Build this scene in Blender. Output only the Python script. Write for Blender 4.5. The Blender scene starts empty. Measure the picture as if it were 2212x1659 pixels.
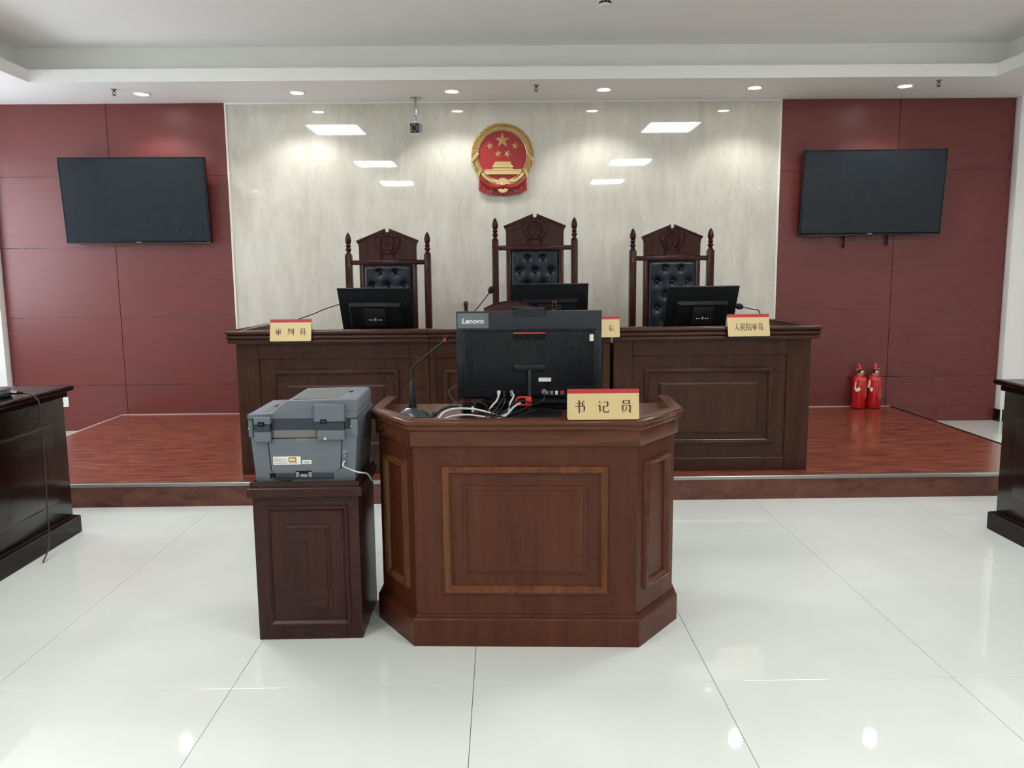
import bpy, bmesh, math, random
from mathutils import Vector, Matrix
random.seed(7)
S = bpy.context.scene
COL = S.collection
PI = math.pi

# ---------------------------------------------------------------- camera, world, exposure
F_PX, PITCH, YAW, ROLL = 1746.07, 0.1354, 0.0127, -0.0095
def camera():
    cy, sy, cp, sp = math.cos(YAW), math.sin(YAW), math.cos(PITCH), math.sin(PITCH)
    fwd = Vector((sy*cp, cy*cp, -sp)); right = Vector((cy, -sy, 0)); up = right.cross(fwd)
    cr, sr = math.cos(ROLL), math.sin(ROLL)
    a = cr*right + sr*up; b = -sr*right + cr*up
    cam = bpy.data.cameras.new('camera'); o = bpy.data.objects.new('camera', cam); COL.objects.link(o)
    cam.sensor_fit = 'HORIZONTAL'; cam.sensor_width = 36.0; cam.lens = F_PX/2212*36.0
    cam.clip_start = 0.05; cam.clip_end = 100
    m = Matrix((a, b, -fwd)).transposed().to_4x4(); m.translation = (0, 0, 1.35)
    o.matrix_world = m
    S.camera = o
camera()
w = bpy.data.worlds.new('world'); S.world = w; w.use_nodes = True
w.node_tree.nodes['Background'].inputs[0].default_value = (0.82, 0.90, 1.0, 1)     # overcast daylight outside the windows
w.node_tree.nodes['Background'].inputs[1].default_value = 3.9
S.view_settings.view_transform = 'Standard'; S.view_settings.look = 'None'
S.view_settings.gamma = 1.0; S.view_settings.use_curve_mapping = False
S.view_settings.exposure = 1.19
TROFFER_STRENGTH = 12.5
SPOT_WATTS = 8.5
LENS_STRENGTH = 14.0
try:
    S.cycles.use_denoising = True
    S.cycles.max_bounces = 9; S.cycles.diffuse_bounces = 8; S.cycles.glossy_bounces = 3; S.cycles.transmission_bounces = 2; S.cycles.transparent_max_bounces = 6
    S.cycles.use_light_tree = False
    S.cycles.use_adaptive_sampling = True; S.cycles.adaptive_threshold = 0.04; S.cycles.adaptive_min_samples = 12
    S.cycles.sample_clamp_indirect = 6.0
    S.cycles.caustics_reflective = False; S.cycles.caustics_refractive = False
except Exception:
    pass

# ---------------------------------------------------------------- helpers
def lin(c):
    c /= 255.0
    return c/12.92 if c <= 0.04045 else ((c+0.055)/1.055)**2.4
def RGB(r, g, b): return (lin(r), lin(g), lin(b), 1)

MATS = {}
def mat(name, col=None, rough=0.5, metal=0.0, coat=0.0, spec=0.5, emit=None, estr=0, coat_rough=0.05):
    m = bpy.data.materials.new(name); m.use_nodes = True
    b = m.node_tree.nodes['Principled BSDF']
    if col: b.inputs['Base Color'].default_value = col
    b.inputs['Roughness'].default_value = rough; b.inputs['Metallic'].default_value = metal
    b.inputs['Specular IOR Level'].default_value = spec
    b.inputs['Coat Weight'].default_value = coat; b.inputs['Coat Roughness'].default_value = coat_rough
    if emit:
        b.inputs['Emission Color'].default_value = emit; b.inputs['Emission Strength'].default_value = estr
    MATS[name] = m
    return m
def nodes(m): return m.node_tree.nodes, m.node_tree.links, m.node_tree.nodes['Principled BSDF']
def ramp(nt, stops):
    r = nt.nodes.new('ShaderNodeValToRGB'); e = r.color_ramp.elements
    e[0].position, e[0].color = stops[0]; e[1].position, e[1].color = stops[-1]
    for p, c in stops[1:-1]:
        x = e.new(p); x.color = c
    return r
def mapped(m, scale, world=False):
    nt = m.node_tree
    mp = nt.nodes.new('ShaderNodeMapping'); mp.inputs['Scale'].default_value = scale
    if world:
        g = nt.nodes.new('ShaderNodeNewGeometry'); nt.links.new(g.outputs['Position'], mp.inputs['Vector'])
    else:
        g = nt.nodes.new('ShaderNodeTexCoord'); nt.links.new(g.outputs['Object'], mp.inputs['Vector'])
    return mp
def noise(m, mp, scale, detail=4, rough=0.6, dist=0.0):
    n = m.node_tree.nodes.new('ShaderNodeTexNoise')
    n.inputs['Scale'].default_value = scale; n.inputs['Detail'].default_value = detail
    n.inputs['Roughness'].default_value = rough; n.inputs['Distortion'].default_value = dist
    m.node_tree.links.new(mp.outputs[0], n.inputs['Vector'])
    return n
def bump(m, src, strength, dist=0.002):
    b = m.node_tree.nodes.new('ShaderNodeBump'); b.inputs['Strength'].default_value = strength
    b.inputs['Distance'].default_value = dist
    m.node_tree.links.new(src, b.inputs['Height'])
    m.node_tree.links.new(b.outputs[0], m.node_tree.nodes['Principled BSDF'].inputs['Normal'])
def wood(name, dark, mid, light, axis='z', rough=0.3, coat=0.4, fine=30, coat_rough=0.12, world=False, spec=0.22):
    m = mat(name, mid, rough, coat=coat, coat_rough=coat_rough, spec=spec)
    sc = {'x': (0.07, 1, 1), 'y': (1, 0.07, 1), 'z': (1, 1, 0.07)}[axis]
    mp = mapped(m, sc, world)
    n = noise(m, mp, fine, 6, 0.65, 0.4)
    r = ramp(m.node_tree, [(0.3, dark), (0.5, mid), (0.72, light)])
    m.node_tree.links.new(n.outputs['Fac'], r.inputs[0])
    m.node_tree.links.new(r.outputs[0], m.node_tree.nodes['Principled BSDF'].inputs['Base Color'])
    bump(m, n.outputs['Fac'], 0.015, 0.001)
    return m

# paints, plaster, stone
mat('ceiling_paint', RGB(240, 240, 238), 0.75)
mat('wall_paint', RGB(240, 240, 238), 0.6)
mat('grout', RGB(74, 76, 70), 0.9)
m = mat('tile', RGB(226, 229, 223), 0.035, spec=0.55)
mp = mapped(m, (1, 1, 1), True); n = noise(m, mp, 1.3, 3, 0.5)
r = ramp(m.node_tree, [(0.35, RGB(216, 220, 214)), (0.65, RGB(225, 228, 223))])
m.node_tree.links.new(n.outputs['Fac'], r.inputs[0]); m.node_tree.links.new(r.outputs[0], nodes(m)[2].inputs['Base Color'])
# polished marble with upright streaks and thin veins
m = mat('marble', RGB(200, 195, 180), 0.03, spec=0.6)
N, L, B = nodes(m)
mp = mapped(m, (1, 1, 0.33), True)
n1 = noise(m, mp, 5.0, 8, 0.62, 0.6)
r1 = ramp(m.node_tree, [(0.30, RGB(198, 194, 182)), (0.48, RGB(208, 205, 194)), (0.7, RGB(218, 216, 206))])
L.new(n1.outputs['Fac'], r1.inputs[0])
n2 = noise(m, mapped(m, (1, 1, 0.18), True), 14, 6, 0.7, 0.3)
r2 = ramp(m.node_tree, [(0.35, (0.82, 0.81, 0.79, 1)), (0.6, (1, 1, 1, 1))])
L.new(n2.outputs['Fac'], r2.inputs[0])
mx = N.new('ShaderNodeMix'); mx.data_type = 'RGBA'; mx.blend_type = 'MULTIPLY'; mx.inputs[0].default_value = 0.42
L.new(r1.outputs[0], mx.inputs[6]); L.new(r2.outputs[0], mx.inputs[7])
n3 = noise(m, mapped(m, (1, 1, 0.4), True), 2.6, 7, 0.65, 0.8)
r3 = ramp(m.node_tree, [(0.488, (1, 1, 1, 1)), (0.5, (0.72, 0.7, 0.66, 1)), (0.512, (1, 1, 1, 1))])
L.new(n3.outputs['Fac'], r3.inputs[0])
mx2 = N.new('ShaderNodeMix'); mx2.data_type = 'RGBA'; mx2.blend_type = 'MULTIPLY'; mx2.inputs[0].default_value = 0.28
L.new(mx.outputs[2], mx2.inputs[6]); L.new(r3.outputs[0], mx2.inputs[7])
L.new(mx2.outputs[2], B.inputs['Base Color'])
bump(m, noise(m, mapped(m, (1, 1, 1), True), 9, 2, 0.5).outputs['Fac'], 0.012, 0.004)
# red laminate panels: fine level streaks
m = wood('red_panel', RGB(101, 41, 40), RGB(108, 44, 43), RGB(115, 49, 47), 'x', 0.40, 0.0, 70, world=True)
nodes(m)[2].inputs['Specular IOR Level'].default_value = 0.6
m = mat('laminate_floor', RGB(120, 60, 44), 0.22, coat=0.2, coat_rough=0.1)
n = noise(m, mapped(m, (0.17, 1, 1), True), 30, 4, 0.62, 0.25)
r = ramp(m.node_tree, [(0.33, RGB(76, 31, 21)), (0.43, RGB(114, 56, 39)), (0.56, RGB(134, 71, 51)), (0.70, RGB(154, 92, 71))])
m.node_tree.links.new(n.outputs['Fac'], r.inputs[0]); m.node_tree.links.new(r.outputs[0], nodes(m)[2].inputs['Base Color'])
m = mat('riser_board', RGB(98, 54, 43), 0.45)
n = noise(m, mapped(m, (0.5, 1, 1), True), 14, 6, 0.65, 0.8)
r = ramp(m.node_tree, [(0.30, RGB(58, 27, 23)), (0.45, RGB(92, 48, 38)), (0.6, RGB(104, 60, 47)), (0.75, RGB(120, 72, 54))])
m.node_tree.links.new(n.outputs['Fac'], r.inputs[0]); m.node_tree.links.new(r.outputs[0], nodes(m)[2].inputs['Base Color'])
wood('bench_wood', RGB(57, 33, 25), RGB(66, 40, 30), RGB(73, 45, 35), 'z', 0.34, 0.0, 20)
wood('bench_wood_level', RGB(52, 29, 22), RGB(64, 38, 28), RGB(76, 47, 36), 'x', 0.26, 0.08, 22)
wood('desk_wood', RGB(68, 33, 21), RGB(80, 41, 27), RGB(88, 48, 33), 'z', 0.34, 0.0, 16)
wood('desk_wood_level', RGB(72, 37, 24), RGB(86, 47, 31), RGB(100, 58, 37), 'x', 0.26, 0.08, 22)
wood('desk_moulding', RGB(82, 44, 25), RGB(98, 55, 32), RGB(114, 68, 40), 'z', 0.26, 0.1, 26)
wood('cabinet_wood', RGB(46, 25, 22), RGB(56, 31, 27), RGB(62, 36, 31), 'z', 0.34, 0.0, 18)
wood('table_wood', RGB(18, 7, 6), RGB(24, 10, 9), RGB(28, 13, 11), 'y', 0.22, 0.05, 18)
wood('chair_wood', RGB(46, 17, 15), RGB(58, 23, 20), RGB(68, 30, 26), 'z', 0.26, 0.1, 26)
m = mat('leather', RGB(22, 29, 40), 0.33, spec=0.4)
bump(m, noise(m, mapped(m, (1, 1, 1)), 400, 2, 0.5).outputs['Fac'], 0.06, 0.001)
mat('black_plastic', RGB(24, 27, 31), 0.42, spec=0.4)
mat('matt_black', RGB(13, 15, 18), 0.55, spec=0.2)
mat('aio_back', RGB(33, 38, 46), 0.42, spec=0.35)
mat('aio_rib', RGB(24, 28, 34), 0.42, spec=0.35)
mat('tv_glass', RGB(30, 37, 45), 0.16, spec=0.3)
mat('tv_frame', RGB(60, 64, 70), 0.3, 0.7)
mat('chrome', RGB(190, 190, 190), 0.18, 1.0)
mat('aluminium', RGB(160, 160, 155), 0.35, 0.9)
mat('white_trim', RGB(232, 232, 228), 0.4)
mat('pale_trim', RGB(196, 176, 170), 0.4)
mat('black_tile', RGB(14, 15, 18), 0.1)
m = mat('gold_plate', RGB(202, 180, 130), 0.36, 0.12)
bump(m, noise(m, mapped(m, (1, 1, 40)), 60, 2, 0.5).outputs['Fac'], 0.03, 0.0005)
mat('red_strip', RGB(168, 36, 42), 0.4)
mat('ink', RGB(72, 34, 26), 0.6)
mat('emblem_red', RGB(158, 30, 36), 0.4, coat=0.2)
mat('emblem_gold', RGB(226, 198, 140), 0.26, 0.4)
mat('extinguisher_red', RGB(196, 26, 30), 0.25, coat=0.3)
mat('brass', RGB(214, 190, 120), 0.35, 0.8)
mat('paper', RGB(226, 224, 214), 0.7)
mat('print_grey', RGB(128, 134, 138), 0.7)
mat('print_ink', RGB(60, 62, 70), 0.7)
mat('printer_grey', RGB(98, 105, 113), 0.45, spec=0.35)
mat('printer_light', RGB(120, 127, 134), 0.45, spec=0.35)
mat('printer_taupe', RGB(110, 110, 108), 0.5, spec=0.35)
mat('printer_dark', RGB(48, 55, 64), 0.5, spec=0.35)
mat('card_beige', RGB(214, 198, 150), 0.6)
mat('warning_yellow', RGB(232, 190, 96), 0.5)
mat('warning_brown', RGB(74, 52, 36), 0.5)
mat('logo_grey', RGB(98, 104, 110), 0.35)
mat('logo_white', RGB(236, 238, 240), 0.4, emit=None)
mat('cable_white', RGB(206, 208, 208), 0.4)
mat('cable_black', RGB(22, 22, 24), 0.4)
mat('cable_brown', RGB(62, 48, 46), 0.45)
mat('lock_red', RGB(214, 50, 48), 0.35)
mat('accent_red', RGB(176, 50, 36), 0.35)
mat('plug_grey', RGB(128, 130, 132), 0.5)
mat('mic_grey', RGB(50, 56, 62), 0.3, coat=0.3)
mat('foam', RGB(20, 19, 20), 0.95)
mat('led_panel', (1, 1, 1, 1), 0.5, emit=(0.97, 0.985, 1.0, 1), estr=TROFFER_STRENGTH)
mat('lamp_lens', (1, 1, 1, 1), 0.5, emit=(1, 0.985, 0.96, 1), estr=LENS_STRENGTH).cycles.emission_sampling = 'NONE'
m = bpy.data.materials.new('window_glass'); m.use_nodes = True; MATS['window_glass'] = m
N, L = m.node_tree.nodes, m.node_tree.links
N.remove(N['Principled BSDF'])
tr = N.new('ShaderNodeBsdfTransparent'); gl = N.new('ShaderNodeBsdfGlossy'); gl.inputs['Roughness'].default_value = 0.02
ms = N.new('ShaderNodeMixShader'); ms.inputs[0].default_value = 0.06
L.new(tr.outputs[0], ms.inputs[1]); L.new(gl.outputs[0], ms.inputs[2]); L.new(ms.outputs[0], N['Material Output'].inputs[0])

class MB:
    def __init__(s): s.v = []; s.f = []
    def add(s, v, f):
        k = len(s.v); s.v += [tuple(p) for p in v]; s.f += [tuple(i+k for i in q) for q in f]; return s
    def box(s, x0, x1, y0, y1, z0, z1):
        return s.add([(x0,y0,z0),(x1,y0,z0),(x1,y1,z0),(x0,y1,z0),(x0,y0,z1),(x1,y0,z1),(x1,y1,z1),(x0,y1,z1)],
                     [(0,3,2,1),(4,5,6,7),(0,1,5,4),(1,2,6,5),(2,3,7,6),(3,0,4,7)])
    def loft(s, rings, cap0=True, cap1=True):
        n = len(rings[0]); k = len(s.v)
        for r in rings: s.v += [tuple(p) for p in r]
        for i in range(len(rings)-1):
            a, b = k+i*n, k+(i+1)*n
            for j in range(n): s.f.append((a+j, a+(j+1)%n, b+(j+1)%n, b+j))
        if cap0: s.f.append(tuple(k+j for j in reversed(range(n))))
        if cap1: s.f.append(tuple(k+(len(rings)-1)*n+j for j in range(n)))
        return s
    def prism_z(s, poly, z0, z1): return s.loft([[(x,y,z0) for x,y in poly], [(x,y,z1) for x,y in poly]])
    def prism_y(s, poly, y0, y1):      # poly in xz
        return s.loft([[(x,y0,z) for x,z in poly], [(x,y1,z) for x,z in poly]])
    def prism_x(s, poly, x0, x1):      # poly in yz
        return s.loft([[(x0,y,z) for y,z in poly], [(x1,y,z) for y,z in poly]])
    def lathe(s, prof, seg=20, o=(0,0,0), m=None):   # profile (r, z)
        rings = []
        for r, z in prof:
            ring = [Vector((r*math.cos(2*PI*i/seg), r*math.sin(2*PI*i/seg), z)) for i in range(seg)]
            if m: ring = [m @ p for p in ring]
            rings.append([p+Vector(o) for p in ring])
        return s.loft(rings)
    def tube(s, pts, r, seg=8):
        pts = [Vector(p) for p in pts]; n = len(pts)
        rr = r if isinstance(r, (list, tuple)) else [r]*n
        t = [(pts[min(i+1,n-1)]-pts[max(i-1,0)]).normalized() for i in range(n)]
        u = t[0].orthogonal().normalized(); rings = []
        for i in range(n):
            u = (u - t[i]*u.dot(t[i])).normalized(); w_ = t[i].cross(u)
            rings.append([pts[i]+(u*math.cos(2*PI*j/seg)+w_*math.sin(2*PI*j/seg))*rr[i] for j in range(seg)])
        return s.loft(rings)
    def frame(s, x0, x1, z0, z1, prof, y=0.0, cap=False):   # moulding on a face looking to -y; prof (inset, height)
        rings = [[(x0+d, y-h, z0+d), (x1-d, y-h, z0+d), (x1-d, y-h, z1-d), (x0+d, y-h, z1-d)] for d, h in prof]
        return s.loft(rings, False, cap)
    def sweep(s, path, prof):          # open xy path; prof closed list (offset to the right of the heading, z)
        n = len(path); P = [Vector(p) for p in path]; rings = []
        for i in range(n):
            d0 = (P[i]-P[i-1]).normalized() if i > 0 else None
            d1 = (P[i+1]-P[i]).normalized() if i < n-1 else None
            d0 = d0 or d1; d1 = d1 or d0
            n0 = Vector((d0.y, -d0.x)); n1 = Vector((d1.y, -d1.x))
            b = (n0+n1).normalized(); k = 1/max(0.2, b.dot(n0))
            rings.append([(P[i].x+b.x*k*o, P[i].y+b.y*k*o, z) for o, z in prof])
        return s.loft(rings)
    def sphere(s, c, rx, ry=None, rz=None, seg=12, rings=8):
        ry = ry or rx; rz = rz or rx
        prof = [(math.sin(PI*i/rings), -math.cos(PI*i/rings)) for i in range(rings+1)]
        prof[0] = (0.02, -1); prof[-1] = (0.02, 1)
        R_ = [[(c[0]+r*rx*math.cos(2*PI*j/seg), c[1]+r*ry*math.sin(2*PI*j/seg), c[2]+z*rz) for j in range(seg)] for r, z in prof]
        return s.loft(R_)
    def xf(s, m): s.v = [tuple(m @ Vector(p)) for p in s.v]; return s
    def join(s, o): return s.add(o.v, o.f)
    def mesh(s, name, material, bevel=0, seg=2, smooth=35):
        me = bpy.data.meshes.new(name); me.from_pydata(s.v, [], s.f); me.update()
        bm = bmesh.new(); bm.from_mesh(me)
        bmesh.ops.recalc_face_normals(bm, faces=bm.faces)
        if bevel:
            es = [e for e in bm.edges if len(e.link_faces) == 2 and e.calc_face_angle(0) > 0.5]
            bmesh.ops.bevel(bm, geom=es, offset=bevel, segments=seg, profile=0.5, affect='EDGES', clamp_overlap=True)
        bm.to_mesh(me); bm.free()
        me.materials.append(MATS[material])
        if smooth:
            for p in me.polygons: p.use_smooth = True
            me.set_sharp_from_angle(angle=math.radians(smooth))
        return me
    def build(s, name, material, parent=None, bevel=0, seg=2, smooth=35, label=None):
        o = bpy.data.objects.new(name, s.mesh(name, material, bevel, seg, smooth)); COL.objects.link(o)
        if parent: o.parent = parent
        if label: o['label'] = label
        return o
def T(x=0, y=0, z=0): return Matrix.Translation((x, y, z))
def RX(a): return Matrix.Rotation(a, 4, 'X')
def RY(a): return Matrix.Rotation(a, 4, 'Y')
def RZ(a): return Matrix.Rotation(a, 4, 'Z')
def tag(o, label, cat, group=None):
    o['label'] = label; o['category'] = cat
    if group: o['group'] = group
    return o
def thing(name, label, cat, loc=(0,0,0), rz=0.0, group=None):
    o = bpy.data.objects.new(name, None); COL.objects.link(o); o.location = loc; o.rotation_euler = (0, 0, rz)
    o.empty_display_size = 0.1
    return tag(o, label, cat, group)
def struct(o): o['kind'] = 'structure'; return o
def inst(name, me, parent=None, loc=(0,0,0), rot=(0,0,0)):
    o = bpy.data.objects.new(name, me); COL.objects.link(o); o.parent = parent
    o.location = loc; o.rotation_euler = rot
    return o
def dup(root, loc, rz=None, label=None):
    r = root.copy(); COL.objects.link(r); r.location = loc
    if rz is not None: r.rotation_euler = (0, 0, rz)
    if label: r['label'] = label
    for ch in list(root.children):
        c = ch.copy(); COL.objects.link(c); c.parent = r
        for g in list(ch.children):
            d = g.copy(); COL.objects.link(d); d.parent = c
    return r
def smooth_path(pts, n=6):             # Catmull-Rom
    P = [Vector(p) for p in pts]; P = [P[0]*2-P[1]] + P + [P[-1]*2-P[-2]]; out = []
    for i in range(1, len(P)-2):
        for k in range(n):
            t = k/n
            out.append(0.5*((2*P[i]) + (P[i+1]-P[i-1])*t + (2*P[i-1]-5*P[i]+4*P[i+1]-P[i+2])*t*t + (3*P[i]-P[i-1]-3*P[i+1]+P[i+2])*t**3))
    out.append(P[-2]); return out

# ---------------------------------------------------------------- the room
XW0, XW1, YW0, YW1 = -4.87, 5.2, -5.0, 7.142
XP0, XP1 = -4.32, 4.442                 # outer edges of the panelled back wall
XM0, XM1 = -2.322, 2.419                # marble edges
ZS, ZL, ZC = 2.807, 2.90, 3.105         # soffit, cove lip, tray ceiling
LX0, LX1, LY0, LY1 = -3.52, 3.79, -3.9, 6.364   # inner edge of the cove lip
PX0, PX1, PY0, PH = -3.38, 3.494, 4.69, 0.139   # platform

floor = struct(MB().box(XW0, XW1, YW0, YW1+0.1, -0.1, -0.0035).build('floor', 'grout'))
TS, TX, TY = 0.8, -0.105, 2.524
tile_cache = {}
i0 = math.floor((XW0-TX)/TS); i1 = math.ceil((XW1-TX)/TS); j0 = math.floor((YW0-TY)/TS); j1 = math.ceil((YW1-TY)/TS)
for i in range(i0, i1):
    for j in range(j0, j1):
        a, b = max(TX+i*TS, XW0), min(TX+(i+1)*TS, XW1); c, d = max(TY+j*TS, YW0), min(TY+(j+1)*TS, YW1)
        if a > PX0+0.05 and b < PX1-0.05 and c > PY0+0.05: continue
        wd, dp = round(b-a, 4), round(d-c, 4)
        if (wd, dp) not in tile_cache:
            g = 0.0009
            tile_cache[(wd, dp)] = MB().box(-wd/2+g, wd/2-g, -dp/2+g, dp/2-g, -0.009, 0).mesh('floor_tile', 'tile', 0.0006, 1)
        inst('floor_tile', tile_cache[(wd, dp)], floor, ((a+b)/2, (c+d)/2, 0))

wb = struct(MB().box(XW0-0.1, XW1+0.1, YW1+0.012, YW1+0.15, -0.1, ZC+0.1).build('wall_back', 'wall_paint'))
rows = [0.0, 0.407, 1.007, 1.607, 2.207, ZS]
pcache = {}
for cols in ((XP0, -3.327, XM0), (XM1, 3.445, XP1)):
    for a, b in zip(cols, cols[1:]):
        for c, d in zip(rows, rows[1:]):
            g = 0.002
            me = MB().box(-(b-a)/2+g, (b-a)/2-g, -0.006, 0.012, -(d-c)/2+g, (d-c)/2-g).mesh('wood_panel', 'red_panel', 0.0012, 1)
            inst('wood_panel', me, wb, ((a+b)/2, YW1, (c+d)/2))
mz = [0.0, 0.407, 1.207, 2.007, ZS-0.006]
for k in range(3):
    a = XM0+0.012+(XM1-XM0-0.024)/3*k; b = XM0+0.012+(XM1-XM0-0.024)/3*(k+1)
    for c, d in zip(mz, mz[1:]):
        g = 0.00015
        me = MB().box(-(b-a)/2+g*0.3, (b-a)/2-g*0.3, -0.008, 0.012, -(d-c)/2+g, (d-c)/2-g).mesh('marble_slab', 'marble')
        inst('marble_slab', me, wb, ((a+b)/2, YW1, (c+d)/2))
struct(MB().box(XM0-0.004, XM0+0.012, YW1-0.016, YW1+0.012, 0, ZS).build('trim_1', 'white_trim', None, 0.002))
struct(MB().box(XM1-0.012, XM1+0.004, YW1-0.016, YW1+0.012, 0, ZS).build('trim_2', 'white_trim', None, 0.002))
struct(MB().box(XM0, XM1, YW1-0.018, YW1+0.012, ZS-0.014, ZS).build('trim_3', 'white_trim', None, 0.003))

# white corner piers beside the panelling, side and rear walls
WINS = ((5.0, 6.7),); WZ0, WZ1 = 0.9, 2.45
lw = MB().box(XW0-0.12, XW0, YW0, WINS[0][0], -0.1, ZC+0.1); lw.box(XW0-0.12, XW0, WINS[0][1], YW1+0.012, -0.1, ZC+0.1)
for a, b in WINS: lw.box(XW0-0.12, XW0, a, b, -0.1, WZ0); lw.box(XW0-0.12, XW0, a, b, WZ1, ZC+0.1)
wl = struct(lw.build('wall_left', 'wall_paint'))
for k, (a, b) in enumerate(WINS):
    f = MB()
    for c, d, e, g in ((a, b, WZ0, WZ0+0.05), (a, b, WZ1-0.05, WZ1), (a, a+0.05, WZ0+0.05, WZ1-0.05), (b-0.05, b, WZ0+0.05, WZ1-0.05), ((a+b)/2-0.03, (a+b)/2+0.03, WZ0+0.05, WZ1-0.05)):
        f.box(XW0-0.09, XW0-0.04, c, d, e, g)
    wo = struct(f.build('window_%d' % (k+1), 'white_trim', None, 0.002))
    for c, d in ((a+0.05, (a+b)/2-0.03), ((a+b)/2+0.03, b-0.05)):
        MB().box(XW0-0.068, XW0-0.062, c, d, WZ0+0.05, WZ1-0.05).build('pane', 'window_glass', wo)
    MB().box(XW0-0.03, XW0+0.03, a-0.03, b+0.03, WZ0-0.03, WZ0).build('sill', 'white_trim', wo, 0.004)
    pd = bpy.data.lights.new('window_portal', 'AREA'); pd.shape = 'RECTANGLE'; pd.size = WZ1-WZ0; pd.size_y = b-a; pd.cycles.is_portal = True
    po = bpy.data.objects.new('window_portal', pd); COL.objects.link(po); po.location = (XW0-0.11, (a+b)/2, (WZ0+WZ1)/2); po.rotation_euler = (0, -PI/2, 0); po.parent = wo
MB().box(XW0, XP0-0.002, YW1-0.08, YW1+0.012, 0, ZS).build('corner_pier', 'wall_paint', wl, 0.003)
wr = struct(MB().box(XW1, XW1+0.12, YW0, YW1+0.012, -0.1, ZC+0.1).build('wall_right', 'wall_paint'))
MB().box(XP1+0.002, XW1, YW1-0.08, YW1+0.012, 0, ZS).build('corner_pier', 'wall_paint', wr, 0.003)
struct(MB().box(XW0-0.1, XW1+0.1, YW0-0.12, YW0, -0.1, ZC+0.1).build('wall_rear', 'wall_paint'))
struct(MB().box(XW0+0.0, XW0+0.012, YW0, YW1-0.09, 0, 0.11).build('baseboard_left', 'black_tile', None, 0.002))
struct(MB().box(XW1-0.012, XW1, YW0, YW1-0.09, 0, 0.11).build('baseboard_right', 'black_tile', None, 0.002))
bb = struct(MB().box(XP1+0.016, XW1-0.012, YW1-0.092, YW1-0.08, 0, 0.11).build('baseboard_back', 'black_tile', None, 0.002))
MB().box(XP1-0.010, XP1+0.002, YW1-0.092, YW1-0.012, 0, 0.11).build('return_tile', 'black_tile', bb, 0.002)
MB().box(XP1+0.002, XP1+0.016, YW1-0.094, YW1-0.08, 0, 0.112).build('joint_strip', 'white_trim', bb)
MB().box(XW0+0.012, XP0-0.002, YW1-0.092, YW1-0.08, 0, 0.11).build('corner_tile', 'black_tile', bb, 0.002)

# tray ceiling: upper slab, lowered border with cove lip
ce = struct(MB().box(XW0-0.1, XW1+0.1, YW0-0.1, YW1+0.15, ZC, ZC+0.1).build('ceiling', 'ceiling_paint'))
cv = 0.2
for a, b, c, d in ((XW0, XW1, LY1+0.03, YW1), (XW0, XW1, YW0, LY0-0.03), (XW0, LX0-0.03, LY0-0.03, LY1+0.03), (LX1+0.03, XW1, LY0-0.03, LY1+0.03)):
    MB().box(a, b, c, d, ZS, ZS+0.04).build('soffit', 'ceiling_paint', ce)
for a, b, c, d in ((LX0, LX1, LY1, LY1+0.03), (LX0, LX1, LY0-0.03, LY0), (LX0-0.03, LX0, LY0-0.03, LY1+0.03), (LX1, LX1+0.03, LY0-0.03, LY1+0.03)):
    MB().box(a, b, c, d, ZS, ZL).build('cove_lip', 'ceiling_paint', ce)
for a, b, c, d in ((XW0, XW1, LY1+cv, YW1), (XW0, XW1, YW0, LY0-cv), (XW0, LX0-cv, LY0-cv, LY1+cv), (LX1+cv, XW1, LY0-cv, LY1+cv)):
    MB().box(a, b, c, d, ZS+0.02, ZC+0.01).build('cove_wall', 'ceiling_paint', ce)

# platform
pl = struct(MB().box(PX0, PX1, PY0, YW1-0.007, 0, PH).build('floor_platform', 'laminate_floor'))
MB().box(PX0, PX1, PY0-0.006, PY0, 0.0, PH-0.012).build('riser', 'riser_board', pl)
MB().prism_x([(PY0-0.010, PH-0.016), (PY0-0.010, PH+0.001), (PY0-0.006, PH+0.004), (PY0+0.026, PH+0.003), (PY0+0.028, PH-0.001), (PY0-0.005, PH-0.001), (PY0-0.005, PH-0.016)], PX0, PX1).build('nosing', 'aluminium', pl)
MB().box(PX0-0.008, PX0+0.014, PY0, YW1-0.008, PH-0.02, PH+0.003).build('edge_strip', 'pale_trim', pl, 0.001)
MB().box(PX1-0.014, PX1+0.006, PY0, YW1-0.008, PH-0.02, PH+0.003).build('edge_strip', 'matt_black', pl, 0.001)
for a, b in ((PX0, -1.7), (1.95, PX1)):
    MB().box(a, b, YW1-0.02, YW1-0.007, PH, PH+0.006).build('edge_strip', 'pale_trim', pl, 0.001)

# ---------------------------------------------------------------- ceiling lamps
def troffer(x, y, label):
    t = thing('ceiling_light', label, 'light', (x, y, ZC), 0, 'square panel lights in the tray ceiling')
    f = MB()
    for a, b, c, d in ((-.32,.32,-.36,-.335), (-.32,.32,.335,.36), (-.32,-.295,-.335,.335), (.295,.32,-.335,.335)): f.box(a, b, c, d, -0.022, 0)
    f.build('frame', 'white_trim', t, 0.002)
    MB().box(-.294, .294, -.334, .334, -0.02, -0.001).build('diffuser', 'led_panel', t)
for i, (y, nm) in enumerate(((4.2, 'front'), (1.15, 'middle'), (-1.6, 'rear'))):
    troffer(-1.95, y, 'bright %s square panel light reflected at left in the marble' % nm)
    troffer(2.07, y, 'bright %s square panel light reflected at right in the marble' % nm)
ring_me = MB().lathe([(0.050, 0), (0.066, 0), (0.066, -0.005), (0.060, -0.009), (0.050, -0.006)], 28).mesh('trim_ring', 'white_trim')
lens_me = MB().lathe([(0.001, -0.001), (0.051, -0.001), (0.050, -0.0065), (0.001, -0.0068)], 28).mesh('lens', 'lamp_lens')
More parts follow.
